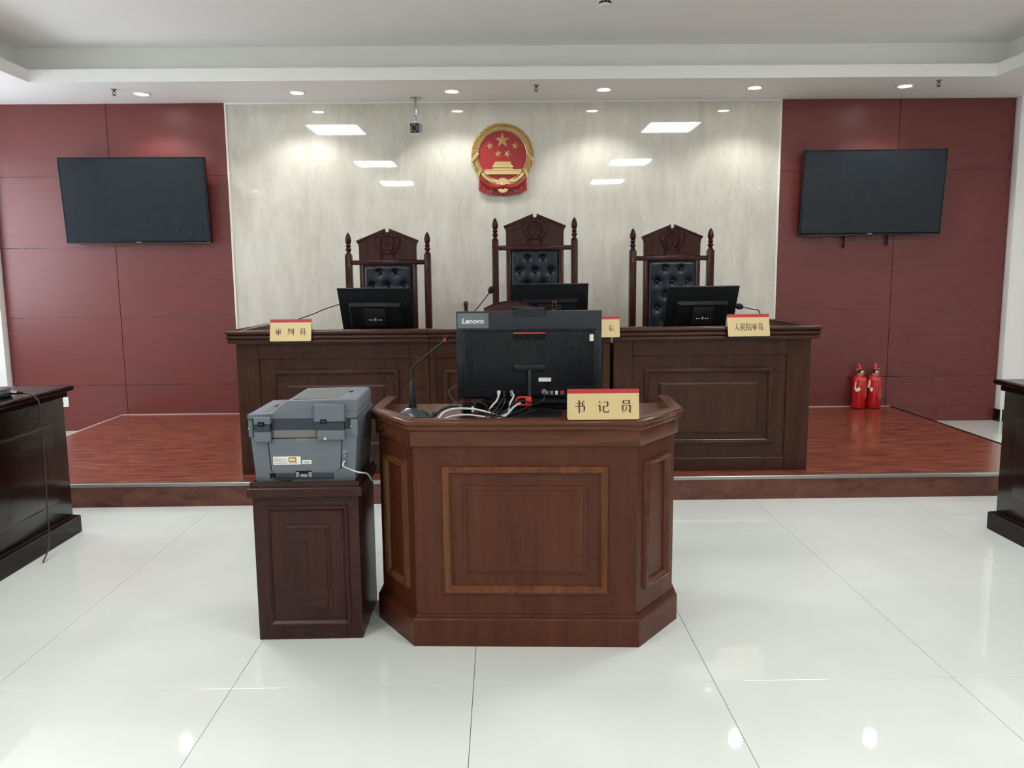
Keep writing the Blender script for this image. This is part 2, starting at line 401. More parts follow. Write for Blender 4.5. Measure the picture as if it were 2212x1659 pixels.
def downlight(x, y, label, group, power=1.0):
    t = thing('downlight', label, 'light', (x, y, ZS), 0, group)
    inst('trim_ring', ring_me, t); inst('lens', lens_me, t)
    ld = bpy.data.lights.new('downlight_beam', 'SPOT'); ld.energy = SPOT_WATTS*power; ld.spot_size = math.radians(128); ld.spot_blend = 0.5
    ld.shadow_soft_size = 0.045; ld.color = (1, 0.985, 0.96)
    lo = bpy.data.objects.new('beam', ld); COL.objects.link(lo); lo.parent = t; lo.location = (0, 0, -0.06)
nms = ('above the left television', 'left of the ceiling camera', 'right of the ceiling camera', 'up right of the gold emblem', 'at the right end of the marble', 'above the right television')
for x, y, nm in zip((-2.854, -1.614, -0.372, 0.842, 2.043, 3.24), (6.76, 6.75, 6.74, 6.71, 6.68, 6.66), nms):
    downlight(x, y, 'round lit downlight ' + nm, 'downlights along the soffit over the bench')
ORD = ('first', 'second', 'third', 'fourth', 'fifth', 'sixth')
for k, y in enumerate((4.6, 3.07, 1.53, -0.02, -1.53, -3.0)):
    downlight(-4.2, y, ORD[k]+' round lit downlight over the left aisle counted from the platform', 'downlights over the side aisles')
    downlight(4.5, y, ORD[k]+' round lit downlight over the right aisle counted from the platform', 'downlights over the side aisles')
for k, x in enumerate((-3.12, -1.83, -0.5, 0.87, 2.1, 3.5)):
    downlight(x, -4.5, ORD[k]+' round lit downlight at the rear wall counted from the left', 'downlights at the rear wall')

# ---------------------------------------------------------------- judges' bench (three units)
FRAME = [(0, 0), (0.003, 0.012), (0.010, 0.015), (0.017, 0.011), (0.022, 0.013), (0.027, 0.009), (0.030, 0.0)]
RAISED = [(0, 0.0), (0.0005, 0.004), (0.012, 0.008), (0.014, 0.011)]
BZ = 1.027 - PH                          # rim height above the platform
bench_c = Vector((0.13, 4.858)); bench_r = math.radians(-1.03)
def bench_at(x, y=0.0):                  # bench coordinates to world
    return (bench_c.x + (x-bench_c.x)*math.cos(bench_r) - y*math.sin(bench_r), bench_c.y + (x-bench_c.x)*math.sin(bench_r) + y*math.cos(bench_r))
def bench(x0, x1, label, left_end, right_end, flutes, field, frame, panel):
    t = thing('judge_bench', label, 'desk', bench_at((x0+x1)/2)+(PH,), bench_r, 'bench units on the platform')
    h = (x1-x0)/2; dep = 0.72; c = (x0+x1)/2
    b = MB().box(-h, h, 0.012, 0.035, 0, BZ-0.06)
    b.box(-h, -h+0.025, 0.035, dep, 0, BZ-0.10); b.box(h-0.025, h, 0.035, dep, 0, BZ-0.10)
    b.build('carcass', 'bench_wood', t, 0.001, 1)
    f0, f1, fz0, fz1 = field[0]-c, field[1]-c, field[2]-PH, field[3]-PH
    r_ = MB().box(-h, f0, 0, 0.013, 0, BZ-0.075); r_.box(f1, h, 0, 0.013, 0, BZ-0.075)
    r_.box(f0, f1, 0, 0.013, 0, fz0); r_.box(f0, f1, 0, 0.013, fz1, BZ-0.075)
    r_.build('face_frame', 'bench_wood', t, 0.002, 1)
    if flutes:
        fm = MB()
        for k in range(6):
            xx = flutes[0]-c + (flutes[1]-flutes[0])*k/5
            fm.box(xx-0.0065, xx+0.0065, -0.003, 0.004, 0.12, flutes[2]-PH)
        fm.build('fluted_stile', 'bench_wood', t, 0.002, 2)
    MB().frame(frame[0]-c, frame[1]-c, frame[2]-PH, frame[3]-PH, FRAME, 0.012).build('panel_moulding', 'bench_wood_level', t, smooth=50)
    MB().frame(panel[0]-c, panel[1]-c, panel[2]-PH, panel[3]-PH, RAISED, 0.012, True).build('raised_panel', 'bench_wood', t, smooth=20)
    path = ([(-h, dep)] if left_end else []) + [(-h, 0), (h, 0)] + ([(h, dep)] if right_end else [])
    mold = [(-0.045, BZ), (0.036, BZ), (0.044, BZ-0.006), (0.046, BZ-0.014), (0.040, BZ-0.024), (0.032, BZ-0.028),
            (0.040, BZ-0.034), (0.042, BZ-0.042), (0.038, BZ-0.050), (0.030, BZ-0.054), (0.036, BZ-0.060), (0.037, BZ-0.068), (0.030, BZ-0.078), (0.0, BZ-0.080), (-0.02, BZ-0.08), (-0.045, BZ-0.10)]
    MB().sweep(path, mold).build('rim_moulding', 'bench_wood_level', t, smooth=50)
    MB().box(-h+0.026, h-0.026, 0.036, dep+0.02, BZ-0.13, BZ-0.10).build('worktop', 'bench_wood_level', t, 0.002)
bench(-1.605, -0.440, 'left unit of the dark wooden bench behind the printer', True, False, (-1.565, -1.49, 0.80), (-1.469, -0.554, 0.22, 0.852), (-1.397, -0.625, 0.31, 0.787), (-1.305, -0.708, 0.37, 0.69))
bench(-0.437, 0.655, 'middle unit of the dark wooden bench behind the computer', False, False, None, (-0.40, 0.61, 0.22, 0.852), (-0.354, 0.57, 0.31, 0.783), (-0.265, 0.48, 0.37, 0.69))
bench(0.677, 1.866, 'right unit of the dark wooden bench with fluted stile', False, True, (0.70, 0.765, 0.778), (0.79, 1.723, 0.22, 0.854), (0.863, 1.642, 0.309, 0.776), (0.952, 1.562, 0.368, 0.687))

# ---------------------------------------------------------------- clerk's desk
dk = thing('clerk_desk', 'brown wooden desk with cut-off corners standing on the white tiles', 'desk', (0.078, 2.803, 0), math.radians(-2.7))
DP = [(-0.568, 0.56), (-0.568, 0.25), (-0.400, 0.012), (0.400, 0.012), (0.568, 0.25), (0.568, 0.56)]
MB().sweep(DP, [(0, 0.10), (0, 0.765), (-0.022, 0.765), (-0.022, 0.10)]).build('body', 'desk_wood', dk, smooth=20)
MB().sweep(DP, [(-0.03, 0), (0.020, 0), (0.020, 0.098), (0.014, 0.106), (0.006, 0.108), (0.004, 0.115), (-0.01, 0.116), (-0.03, 0.10)]).build('plinth', 'desk_wood', dk, smooth=30)
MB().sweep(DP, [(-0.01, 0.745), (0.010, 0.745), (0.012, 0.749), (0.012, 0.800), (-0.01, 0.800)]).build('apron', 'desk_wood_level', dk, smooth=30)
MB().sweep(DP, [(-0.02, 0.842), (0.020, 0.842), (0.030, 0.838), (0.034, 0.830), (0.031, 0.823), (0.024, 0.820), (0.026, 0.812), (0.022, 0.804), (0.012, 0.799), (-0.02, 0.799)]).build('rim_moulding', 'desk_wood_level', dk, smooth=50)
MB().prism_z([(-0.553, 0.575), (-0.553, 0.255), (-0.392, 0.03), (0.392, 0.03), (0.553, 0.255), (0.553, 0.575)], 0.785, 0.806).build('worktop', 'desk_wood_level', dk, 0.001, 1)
fz0, fz1 = 0.197, 0.672
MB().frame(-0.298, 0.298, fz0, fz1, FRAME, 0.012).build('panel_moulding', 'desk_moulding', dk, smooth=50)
MB().frame(-0.222, 0.222, 0.272, 0.598, RAISED, 0.012, True).build('raised_panel', 'desk_wood', dk, smooth=20)
for sgn in (-1, 1):
    a = Vector((sgn*0.400, 0.012, 0)); b = Vector((sgn*0.568, 0.25, 0)); mid = (a+b)/2
    ang = math.atan2(b.y-a.y, b.x-a.x) if sgn > 0 else math.atan2(a.y-b.y, a.x-b.x)
    mtx = T(mid.x, mid.y, 0) @ RZ(ang)
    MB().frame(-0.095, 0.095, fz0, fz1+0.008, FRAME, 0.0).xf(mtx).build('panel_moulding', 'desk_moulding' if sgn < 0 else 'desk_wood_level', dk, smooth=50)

# ---------------------------------------------------------------- printer cabinet
cb = thing('pedestal_cabinet', 'small dark wooden cabinet with raised panel under the printer', 'cabinet', (-0.724, 2.886, 0), math.radians(0.3))
MB().box(-0.193, 0.193, 0.0, 0.36, 0.0, 0.556).build('body', 'cabinet_wood', cb, 0.002)
CP = [(-0.193, 0.36), (-0.193, 0), (0.193, 0), (0.193, 0.36)]
MB().sweep(CP, [(-0.03, 0.552), (0.014, 0.552), (0.015, 0.555), (0.015, 0.582), (0.012, 0.586), (-0.03, 0.586)]).build('top_moulding', 'cabinet_wood', cb, smooth=30)
MB().sweep(CP, [(-0.006, 0.586), (0.006, 0.586), (0.006, 0.604), (0.004, 0.606), (-0.006, 0.606)]).build('rim', 'cabinet_wood', cb, smooth=30)
MB().box(-0.19, 0.19, 0.004, 0.36, 0.556, 0.590).build('top', 'cabinet_wood', cb, 0.001)
MB().frame(-0.153, 0.153, 0.055, 0.517, [(0, 0), (0.002, 0.009), (0.010, 0.012), (0.018, 0.006), (0.022, 0.0)], 0.0).build('panel_moulding', 'cabinet_wood', cb, smooth=50)
MB().frame(-0.084, 0.084, 0.118, 0.444, RAISED, 0.0, True).build('raised_panel', 'cabinet_wood', cb, smooth=20)

# ---------------------------------------------------------------- side tables
def side_table(label, x, yfar, sgn, length):    # long face at x looking towards the room centre (sgn = +1 faces +x)
    rz = PI/2 if sgn > 0 else -PI/2      # local -y face turns to the room
    t = thing('side_table', label, 'table', (x, yfar - length/2, 0), rz, 'long tables at the sides')
    h = length/2; dep = 0.6
    R4 = [(-h, dep), (-h, 0), (h, 0), (h, dep)]
    MB().box(-h, h, 0.03, dep-0.03, 0.09, 0.74).build('body', 'table_wood', t, 0.002)
    MB().sweep([(-h-0.005, dep), (-h-0.005, 0.03), (h+0.005, 0.03), (h+0.005, dep)], [(-0.03, 0), (0.025, 0), (0.025, 0.088), (0.018, 0.094), (0.008, 0.097), (0.004, 0.10), (-0.03, 0.10)]).build('plinth', 'table_wood', t, smooth=30)
    MB().sweep([(-h, dep-0.03), (-h, 0.03), (h, 0.03), (h, dep-0.03)], [(-0.02, 0.735), (0.012, 0.735), (0.014, 0.738), (0.014, 0.77), (-0.02, 0.77)]).build('apron', 'table_wood', t, smooth=30)
    s = 0.036
    rings = []
    for o, z in ((0.03, 0.764), (0.036, 0.768), (0.040, 0.776), (0.038, 0.785), (0.030, 0.790), (0.026, 0.790), (0.025, 0.787), (0.02, 0.792), (0.0, 0.792)):
        rings.append([(-h-o, 0.03-o, z), (h+o, 0.03-o, z), (h+o, dep-0.03+o, z), (-h-o, dep-0.03+o, z)])
    MB().loft(rings).build('tabletop', 'table_wood', t, smooth=40)
    MB().frame(-h+0.12, h-0.12, 0.203, 0.617, [(0, 0), (0.001, 0.003), (0.012, 0.009), (0.014, 0.010)], 0.03, True).build('panel_moulding', 'table_wood', t, smooth=40)
    return t
side_table('very dark wooden table at the left edge with microphone on top', -2.292+0.03, 4.205, 1, 1.9)
side_table('very dark wooden table at the right edge, bare top', 2.569-0.03, 4.05, -1, 1.9)

# ---------------------------------------------------------------- judge chairs
def seg_mirror(pts): return [(-x, z) for x, z in pts]
button_me = MB().lathe([(0.001, -0.004), (0.012, -0.003), (0.013, 0.001), (0.010, 0.006), (0.005, 0.009), (0.001, 0.010)], 14).mesh('button', 'leather')
finial_prof = [(0.021, 0), (0.023, 0.006), (0.017, 0.012), (0.014, 0.024), (0.021, 0.032), (0.023, 0.040), (0.020, 0.046), (0.014, 0.052), (0.018, 0.060), (0.021, 0.067), (0.015, 0.074), (0.016, 0.080),
               (0.022, 0.095), (0.0235, 0.108), (0.021, 0.125), (0.015, 0.145), (0.007, 0.160), (0.001, 0.166)]
def judge_chair(label, x, y, rz, dh):
    t = thing('judge_chair', label, 'chair', (x, y, PH), rz, 'high-backed chairs behind the bench')
    PT = 1.366+dh; RT = 1.324+dh; RB = RT-0.036; YB = 0.0           # back plane at y = 0, front is -y
    for s in (-1, 1):
        p = MB().box(s*0.30-0.025, s*0.30+0.025, YB-0.025, YB+0.025, 0, PT)
        po = p.build('back_post', 'chair_wood', t, 0.003)
        f = MB()
        for k in range(4): f.box(s*0.30-0.019+k*0.0107, s*0.30-0.013+k*0.0107, YB-0.0275, YB-0.02, 0.75, RB-0.01)
        f.build('reeding', 'chair_wood', po, 0.0015, 1)
        MB().lathe(finial_prof, 18, (s*0.30, YB, PT)).build('finial', 'chair_wood', t, smooth=60)
        MB().box(s*0.30-0.022, s*0.30+0.022, -0.56, -0.516, 0, 0.66).build('front_leg', 'chair_wood', t, 0.004)
        MB().prism_x([(-0.60, 0.66), (-0.60, 0.685), (-0.55, 0.70), (-0.20, 0.695), (-0.02, 0.715), (-0.02, 0.68), (-0.20, 0.66), (-0.55, 0.66)], s*0.30-0.028, s*0.30+0.028).build('armrest', 'chair_wood', t, 0.006)
        MB().box(s*0.20-0.018, s*0.20+0.018, YB-0.018, YB+0.014, 0.44, RB+0.005).build('back_stile', 'chair_wood', t, 0.003)
    MB().box(-0.276, 0.276, YB-0.020, YB+0.018, RB, RT).build('cross_rail', 'chair_wood', t, 0.003)
    MB().box(-0.276, 0.276, YB-0.018, YB+0.018, 0.40, 0.45).build('lower_rail', 'chair_wood', t, 0.003)
    # crest board with gabled top and a round notch at the ridge
    AP = RT+0.235; SH = RT+0.142
    half = [(0.218, RT), (0.218, RT+0.095), (0.222, RT+0.118), (0.232, RT+0.133), (0.2355, SH+0.004), (0.013, AP)]
    notch = [(0.016*math.sin(a), AP-0.008-0.016*math.cos(a)) for a in [math.radians(d) for d in (100, 70, 35, 0, -35, -70, -100)]]
    poly = half + [(nx, nz-0.004) for nx, nz in notch] + seg_mirror(half)[::-1]
    cr = MB().prism_y(poly, YB-0.016, YB+0.014).build('crest_board', 'chair_wood', t, 0.002, 1)
    for s in (-1, 1):
        d = Vector((0.2355-0.013, 0, SH+0.004-AP)); nrm = Vector((-d.z, 0, d.x)).normalized()
        a = Vector((0.0145, 0, AP)); b = Vector((0.2375, 0, SH+0.003))
        q = [(a.x*s, a.z), (b.x*s, b.z), ((b.x-0.008)*s, b.z-0.013), (a.x*s, a.z-0.016)]
        MB().prism_y(q, YB-0.024, YB-0.012).build('cornice', 'chair_wood', cr, 0.0015, 1)
    # carved roundel and scrolls
    cz = RT+0.112; e = MB(); yy = YB-0.0185
    def ring(rad, rt, n=36): e.tube([(rad*math.cos(2*PI*i/n), yy, cz+rad*math.sin(2*PI*i/n)) for i in range(n+1)], rt, 6)
    ring(0.062, 0.0048); ring(0.044, 0.0028)
    for i in range(22):
        a = math.radians(-200+i*11 if i < 11 else 20-(i-11)*11+0)
        a = math.radians(150+i*10) if i < 10 else math.radians(-70+(i-10)*9)
        e.tube([(0.048*math.cos(a), yy, cz+0.048*math.sin(a)), (0.057*math.cos(a), yy, cz+0.057*math.sin(a))], 0.003, 5)
    for s in (-1, 1):
        e.tube(smooth_path([(s*0.040, yy, cz-0.070), (s*0.052, yy, cz-0.078), (s*0.058, yy, cz-0.090), (s*0.048, yy, cz-0.098), (s*0.040, yy, cz-0.090), (s*0.046, yy, cz-0.082)]), 0.005, 6)
        e.tube(smooth_path([(s*0.040, yy, cz-0.070), (s*0.066, yy, cz-0.048), (s*0.090, yy, cz+0.010), (s*0.092, yy, cz+0.045), (s*0.074, yy, cz+0.066), (s*0.052, yy, cz+0.058), (s*0.056, yy, cz+0.048)]), 0.0046, 6)
        e.tube(smooth_path([(s*0.050, yy, cz+0.064), (s*0.040, yy, cz+0.084), (s*0.022, yy, cz+0.088), (s*0.010, yy, cz+0.074), (s*0.018, yy, cz+0.068)]), 0.0046, 6)
        e.tube(smooth_path([(0, yy, cz+0.020), (s*0.014, yy, cz+0.026), (s*0.026, yy, cz+0.018)]), 0.003, 5)
        e.tube(smooth_path([(s*0.012, yy, cz+0.006), (s*0.022, yy, cz-0.002), (s*0.032, yy, cz+0.006)]), 0.003, 5)
        e.tube([(0, yy, cz-0.012), (s*0.016, yy, cz-0.030)], 0.003, 5)
    e.tube([(-0.036, yy, cz-0.066), (0.036, yy, cz-0.066)], 0.003, 6)
    e.tube([(0, yy, cz-0.034), (0, yy, cz+0.036)], 0.004, 6)
    e.build('carved_relief', 'chair_wood', cr, smooth=60)
    # tufted leather back and seat
    W2, z0, z1 = 0.182, 0.46, RB; pits = []
    k = 0; zz = z1-0.058
    while zz > z0+0.05:
        pits += [(xx, zz) for xx in ((-0.0585, 0.0585) if k % 2 == 0 else (-0.117, 0.0, 0.117))]
        zz -= 0.1; k += 1
    nx, nz = 46, 100; V = []; Fc = []
    for j in range(nz+1):
        for i in range(nx+1):
            xx = -W2+2*W2*i/nx; zz = z0+(z1-z0)*j/nz
            ex = min(1, (W2-abs(xx))/0.03); ez = min(1, min(zz-z0, z1-zz)/0.03)
            h = 0.034*math.sqrt(max(0, 1-(1-ex)**2))*math.sqrt(max(0, 1-(1-ez)**2))
            dpit = 0
            for a, b in pits:
                q = ((xx-a)**2+(zz-b)**2)
                if q < 0.02: dpit += 0.020*math.exp(-q/0.00042)+0.006*math.exp(-q/0.0018)
            V.append((xx, YB-0.012-max(0.002, h-min(dpit, 0.026)*min(ex, ez)), zz))
    for j in range(nz):
        for i in range(nx):
            a = j*(nx+1)+i; Fc.append((a, a+1, a+nx+2, a+nx+1))
    cu = MB().add(V, Fc).build('leather_back', 'leather', t, smooth=180)
    for a, b in pits: inst('button', button_me, cu, (a, YB-0.024, b), (PI/2, 0, 0))
    MB().box(-0.275, 0.275, -0.54, -0.01, 0.37, 0.42).build('seat_frame', 'chair_wood', t, 0.004)
    MB().box(-0.268, 0.268, -0.545, -0.03, 0.42, 0.48).build('seat', 'leather', t, 0.02, 3)
judge_chair('high-backed judge chair with black tufted leather behind the left monitor', -0.852, 6.22, math.radians(-2), 0.0)
judge_chair('tallest high-backed judge chair with black tufted leather below the emblem', 0.262, 6.22, 0.0, 0.10)
judge_chair('high-backed judge chair with black tufted leather behind the right monitor', 1.305, 6.22, math.radians(3), 0.012)

# clerk's chair behind the computer
ck = thing('clerk_chair', 'wooden chair with arched crest and knobs behind the computer', 'chair', (0.045, 3.93, 0), 0)
for s in (-1, 1):
    MB().box(s*0.215-0.018, s*0.215+0.018, -0.018, 0.018, 0, 1.145).build('back_post', 'chair_wood', ck, 0.003)
    MB().lathe([(0.016, 0), (0.017, 0.008), (0.011, 0.03), (0.008, 0.045), (0.012, 0.049), (0.008, 0.053), (0.012, 0.059), (0.013, 0.065), (0.009, 0.073), (0.001, 0.077)], 14, (s*0.215, 0, 1.145)).build('finial', 'chair_wood', ck, smooth=60)
    MB().box(s*0.215-0.018, s*0.215+0.018, -0.44, -0.40, 0, 0.62).build('front_leg', 'chair_wood', ck, 0.003)
    MB().box(s*0.215-0.022, s*0.215+0.022, -0.46, 0.0, 0.62, 0.65).build('armrest', 'chair_wood', ck, 0.006)
arc = [(0.128*i/8, 1.218-0.036*(i/8)**2) for i in range(-8, 9)]
MB().prism_y([(-0.120, 1.03), (0.120, 1.03)] + arc[::-1], -0.013, 0.013).build('crest_board', 'chair_wood', ck, 0.002)
MB().tube([(a, -0.012, b) for a, b in arc], 0.004, 6).build('crest_bead', 'chair_wood', ck)
MB().box(-0.2, 0.2, -0.014, 0.014, 1.01, 1.035).build('cross_rail', 'chair_wood', ck, 0.002)
MB().box(-0.13, 0.13, -0.035, 0.005, 0.55, 1.008).build('back_pad', 'leather', ck, 0.012, 3)
MB().box(-0.2, 0.2, -0.014, 0.014, 0.52, 0.548).build('lower_rail', 'chair_wood', ck, 0.002)
MB().box(-0.2, 0.2, -0.43, -0.02, 0.38, 0.43).build('seat_frame', 'chair_wood', ck, 0.003)
MB().box(-0.205, 0.205, -0.435, -0.025, 0.43, 0.48).build('seat', 'leather', ck, 0.015, 3)

# ---------------------------------------------------------------- brush-serif characters as strokes in a 100 x 100 cell
def _H(x0, x1, y, w=4.2): return [[(x0, y, w), (x1-3, y, w)], 'tri', (x1, y)]
GLYPH = {
 'shu':  [('h', 22, 70, 76), ('v', 70, 78, 54), ('h', 10, 84, 53), ('v', 83, 55, 22), ('s', [(84,26,7),(80,17,6),(70,19,1)]), ('v', 45, 98, 0), ('s', [(68,95,1),(78,89,7),(83,82,5)])],
 'ji':   [('s', [(14,92,1),(24,84,8),(28,77,5)]), ('h', 6, 27, 58), ('v', 25, 60, 18), ('s', [(22,10,7),(30,20,4),(44,34,1)]), ('h', 48, 86, 84), ('v', 84, 86, 50), ('h', 52, 86, 52), ('v', 53, 52, 14), ('s', [(53,16,8),(57,9,7),(70,8,7),(86,9,7),(92,12,6),(92,30,1)])],
 'yuan': [('v', 28, 95, 70), ('h', 28, 74, 93), ('v', 72, 95, 70), ('h', 28, 72, 72), ('v', 22, 60, 18), ('h', 22, 80, 58), ('v', 78, 60, 18), ('s', [(50,50,6),(49,34,6),(40,16,5),(12,2,1)]), ('s', [(56,24,1),(72,14,7),(84,3,7)])],
 'shen': [('s', [(46,100,1),(52,94,8),(54,87,5)]), ('s', [(14,84,4),(13,74,7),(8,66,5)]), ('h', 14, 92, 80), ('s', [(90,82,7),(86,72,5),(80,66,1)]), ('v', 25, 62, 22), ('h', 25, 78, 60), ('v', 76, 62, 22), ('h', 25, 76, 43), ('h', 25, 76, 26), ('v', 50, 74, 0)],
 'pan':  [('s', [(10,90,1),(18,80,6),(21,73,5)]), ('s', [(50,92,6),(44,82,5),(36,73,1)]), ('h', 6, 56, 66), ('h', 2, 58, 45), ('v', 30, 98, 44), ('s', [(30,46,8),(28,28,6),(20,12,4),(6,0,1)]), ('v', 70, 86, 26), ('v', 90, 97, 10), ('s', [(90,14,8),(86,4,6),(74,8,1)])],
 'chang':[('s', [(78,94,7),(62,78,5),(42,66,1)]), ('h', 4, 96, 50), ('v', 32, 97, 8), ('s', [(30,6,8),(42,14,5),(60,26,1)]), ('s', [(48,50,3),(58,32,6),(74,16,9),(96,5,1)])],
 'ren':  [('s', [(48,96,8),(48,66,7),(36,30,5),(4,0,1)]), ('s', [(50,72,2),(58,44,6),(74,18,10),(98,4,1)])],
 'min':  [('h', 20, 78, 90), ('v', 76, 92, 64), ('h', 20, 76, 66), ('v', 21, 92, 8), ('s', [(18,3,8),(32,12,5),(50,22,1)]), ('h', 21, 92, 42), ('s', [(50,66,6),(54,40,7),(66,18,8),(84,4,7),(92,6,5),(92,24,1)])],
 'pei':  [('v', 11, 95, 0), ('h', 11, 34, 90), ('s', [(33,92,7),(28,76,5),(22,66,3),(30,58,5),(35,46,7),(30,36,5),(20,36,1)]), ('s', [(64,100,1),(69,94,7),(71,88,5)]), ('h', 44, 96, 82), ('s', [(54,76,2),(60,66,7),(60,60,5)]), ('s', [(86,78,7),(80,66,5),(76,58,1)]), ('h', 40, 100, 54), ('v', 50, 40, 0), ('h', 50, 90, 38), ('v', 88, 40, 0), ('h', 50, 88, 6)],
}
def glyph(mb, key, cx, cz, size, y, depth=0.0006, narrow=1.0):
    def quad(pts): mb.prism_y([(cx+(px-50)/100*size*narrow, cz+(pz-50)/100*size) for px, pz in pts], y-depth, y)
    for st in GLYPH[key]:
        if st[0] == 'h':
            _, a, b, z = st; quad([(a, z-2.3), (b, z-2.3), (b, z+2.3), (a, z+2.3)]); quad([(b-10, z+2.2), (b+1, z+2.2), (b-2, z+8)])
        elif st[0] == 'v':
            _, x, a, b = st; quad([(x-5.4, b), (x+5.4, b), (x+5.4, a-1), (x-1, a), (x-6.8, a+2)])
        else:
            P_ = smooth_path([(px, pz, w_) for px, pz, w_ in st[1]], 3); lft = []; rgt = []
            for i, p in enumerate(P_):
                d = P_[min(i+1, len(P_)-1)]-P_[max(i-1, 0)]; d2 = Vector((d.x, d.y)).normalized(); nn = Vector((-d2.y, d2.x))*max(0.3, p.z*1.22)/2
                lft.append((p.x+nn.x, p.y+nn.y)); rgt.append((p.x-nn.x, p.y-nn.y))
            for i in range(len(P_)-1): quad([rgt[i], rgt[i+1], lft[i+1], lft[i]])
    return mb

# ---------------------------------------------------------------- folded gold name plates
def name_plate(label, loc, rz, w, hgt, text, size, gap, lean=0.26, narrow=1.0, back=True, group=None):
    """front leaf stands at local y=0 (bottom) and leans back by lean rad; origin at bottom centre of the front leaf"""
    t = thing('name_plate', label, 'sign', loc, rz, 'gold name plates')
    M = RX(-lean)
    top = M @ Vector((0, 0, hgt))
    def leaf(): 
        p = MB(); cr = 0.006
        pts = [(-w/2, hgt), (-w/2, cr), (-w/2+cr*.3, cr*.3), (-w/2+cr, 0), (w/2-cr, 0), (w/2-cr*.3, cr*.3), (w/2, cr), (w/2, hgt)]
        return p.prism_y(pts, -0.0015, 0.0015)
    leaf().xf(M).build('front_leaf', 'gold_plate', t)
    if back:
        leaf().xf(T(0, 2*top.y, 0) @ RX(lean)).build('back_leaf', 'paper', t)
    MB().box(-w/2, w/2, -0.0022, 0.0015, hgt*0.865, hgt+0.001).xf(M).build('red_band', 'red_strip', t)
    n = len(text)
    for i, k in enumerate(text):
        glyph(MB(), k, (i-(n-1)/2)*gap, hgt*0.43, size, -0.0016, narrow=narrow).xf(M).build('character', 'ink', t, smooth=0)
    return t
def on_bench(x, z): return bench_at(x, -0.071)+(z,)
name_plate('gold name plate with three dark characters at the left end of the bench', on_bench(-1.252, 0.966), bench_r+0.01, 0.245, 0.131, ['shen', 'pan', 'yuan'], 0.043, 0.073)
name_plate('gold name plate mostly hidden behind the right side of the computer', on_bench(0.58, 0.972), bench_r+0.03, 0.25, 0.125, ['shen', 'pan', 'chang'], 0.040, 0.075)
name_plate('gold name plate with five dark characters at the right end of the bench', on_bench(1.470, 0.970), bench_r+0.06, 0.252, 0.133, ['ren', 'min', 'pei', 'shen', 'yuan'], 0.046, 0.036, narrow=0.78)
name_plate('largest gold name plate, standing on the clerk desk', (0.353, 2.778, 0.8425), math.radians(-1.5), 0.25, 0.106, ['shu', 'ji', 'yuan'], 0.046, 0.081, lean=0.12)

# ---------------------------------------------------------------- monitors on the bench
def monitor(label, x, y, z, rz, tilt):
    """origin on the worktop; the back of the screen looks to -y"""
    t = thing('monitor', label, 'monitor', (x, y, z), rz, 'black monitors on the bench')
    W_, H_, zb = 0.49, 0.30, 0.055
    Q = T(0, 0, zb) @ RX(tilt)            # top leans towards -y
    MB().box(-W_/2, W_/2, -0.008, 0.010, 0, H_).xf(Q).build('screen', 'matt_black', t, 0.002)
    MB().box(-W_/2-0.002, W_/2+0.002, -0.0105, -0.0075, H_-0.004, H_+0.001).xf(Q).build('top_edge', 'black_plastic', t)
    MB().loft([[(-0.185, -0.008, 0.035), (0.185, -0.008, 0.035), (0.185, -0.008, 0.205), (-0.185, -0.008, 0.205)], [(-0.165, -0.030, 0.045), (0.165, -0.030, 0.045), (0.165, -0.030, 0.185), (-0.165, -0.030, 0.185)]]).xf(Q).build('rear_housing', 'matt_black', t, 0.003)
    MB().box(-0.155, 0.155, -0.034, -0.029, 0.181, 0.191).xf(Q).build('ridge', 'black_plastic', t, 0.002)
    MB().box(-0.075, 0.075, -0.036, -0.029, 0.055, 0.172).xf(Q).build('socket_recess', 'black_plastic', t, 0.002)
    for sx in (-0.040, -0.024, 0.024, 0.040): MB().sphere((sx, -0.037, 0.096), 0.0055, 0.004, 0.005, 8, 6).xf(Q).build('screw', 'chrome', t)
    for sx in (-0.028, 0.028): MB().box(sx-0.002, sx+0.002, -0.0385, -0.035, 0.105, 0.132).xf(Q).build('clip', 'chrome', t, 0.001)
    MB().lathe([(0.010, -0.003), (0.010, 0.003), (0.005, 0.004)], 12, (0, -0.038, 0.100), RX(PI/2)).xf(Q).build('lock_hole', 'plug_grey', t)
    MB().tube([(0, 0.03, 0.004), (0, 0.02, 0.06), (0, -0.01, 0.13)], 0.018, 10).build('neck', 'matt_black', t)
    MB().lathe([(0.001, 0), (0.105, 0), (0.105, 0.006), (0.09, 0.010), (0.001, 0.012)], 24, (0, 0.03, 0)).build('foot', 'matt_black', t)
WT = 1.027-0.10
def on_top(x, y): return bench_at(x, y)
mx_, my_ = on_top(-0.800, 0.40); monitor('black monitor turned to the left, in front of the left judge chair', mx_, my_, WT, math.radians(-13), math.radians(17))
mx_, my_ = on_top(0.308, 0.42); monitor('black monitor in front of the tallest judge chair', mx_, my_, WT+0.012, math.radians(0), math.radians(14))
mx_, my_ = on_top(1.262, 0.38); monitor('black monitor turned to the right, in front of the right judge chair', mx_, my_, WT-0.008, math.radians(14), math.radians(17))

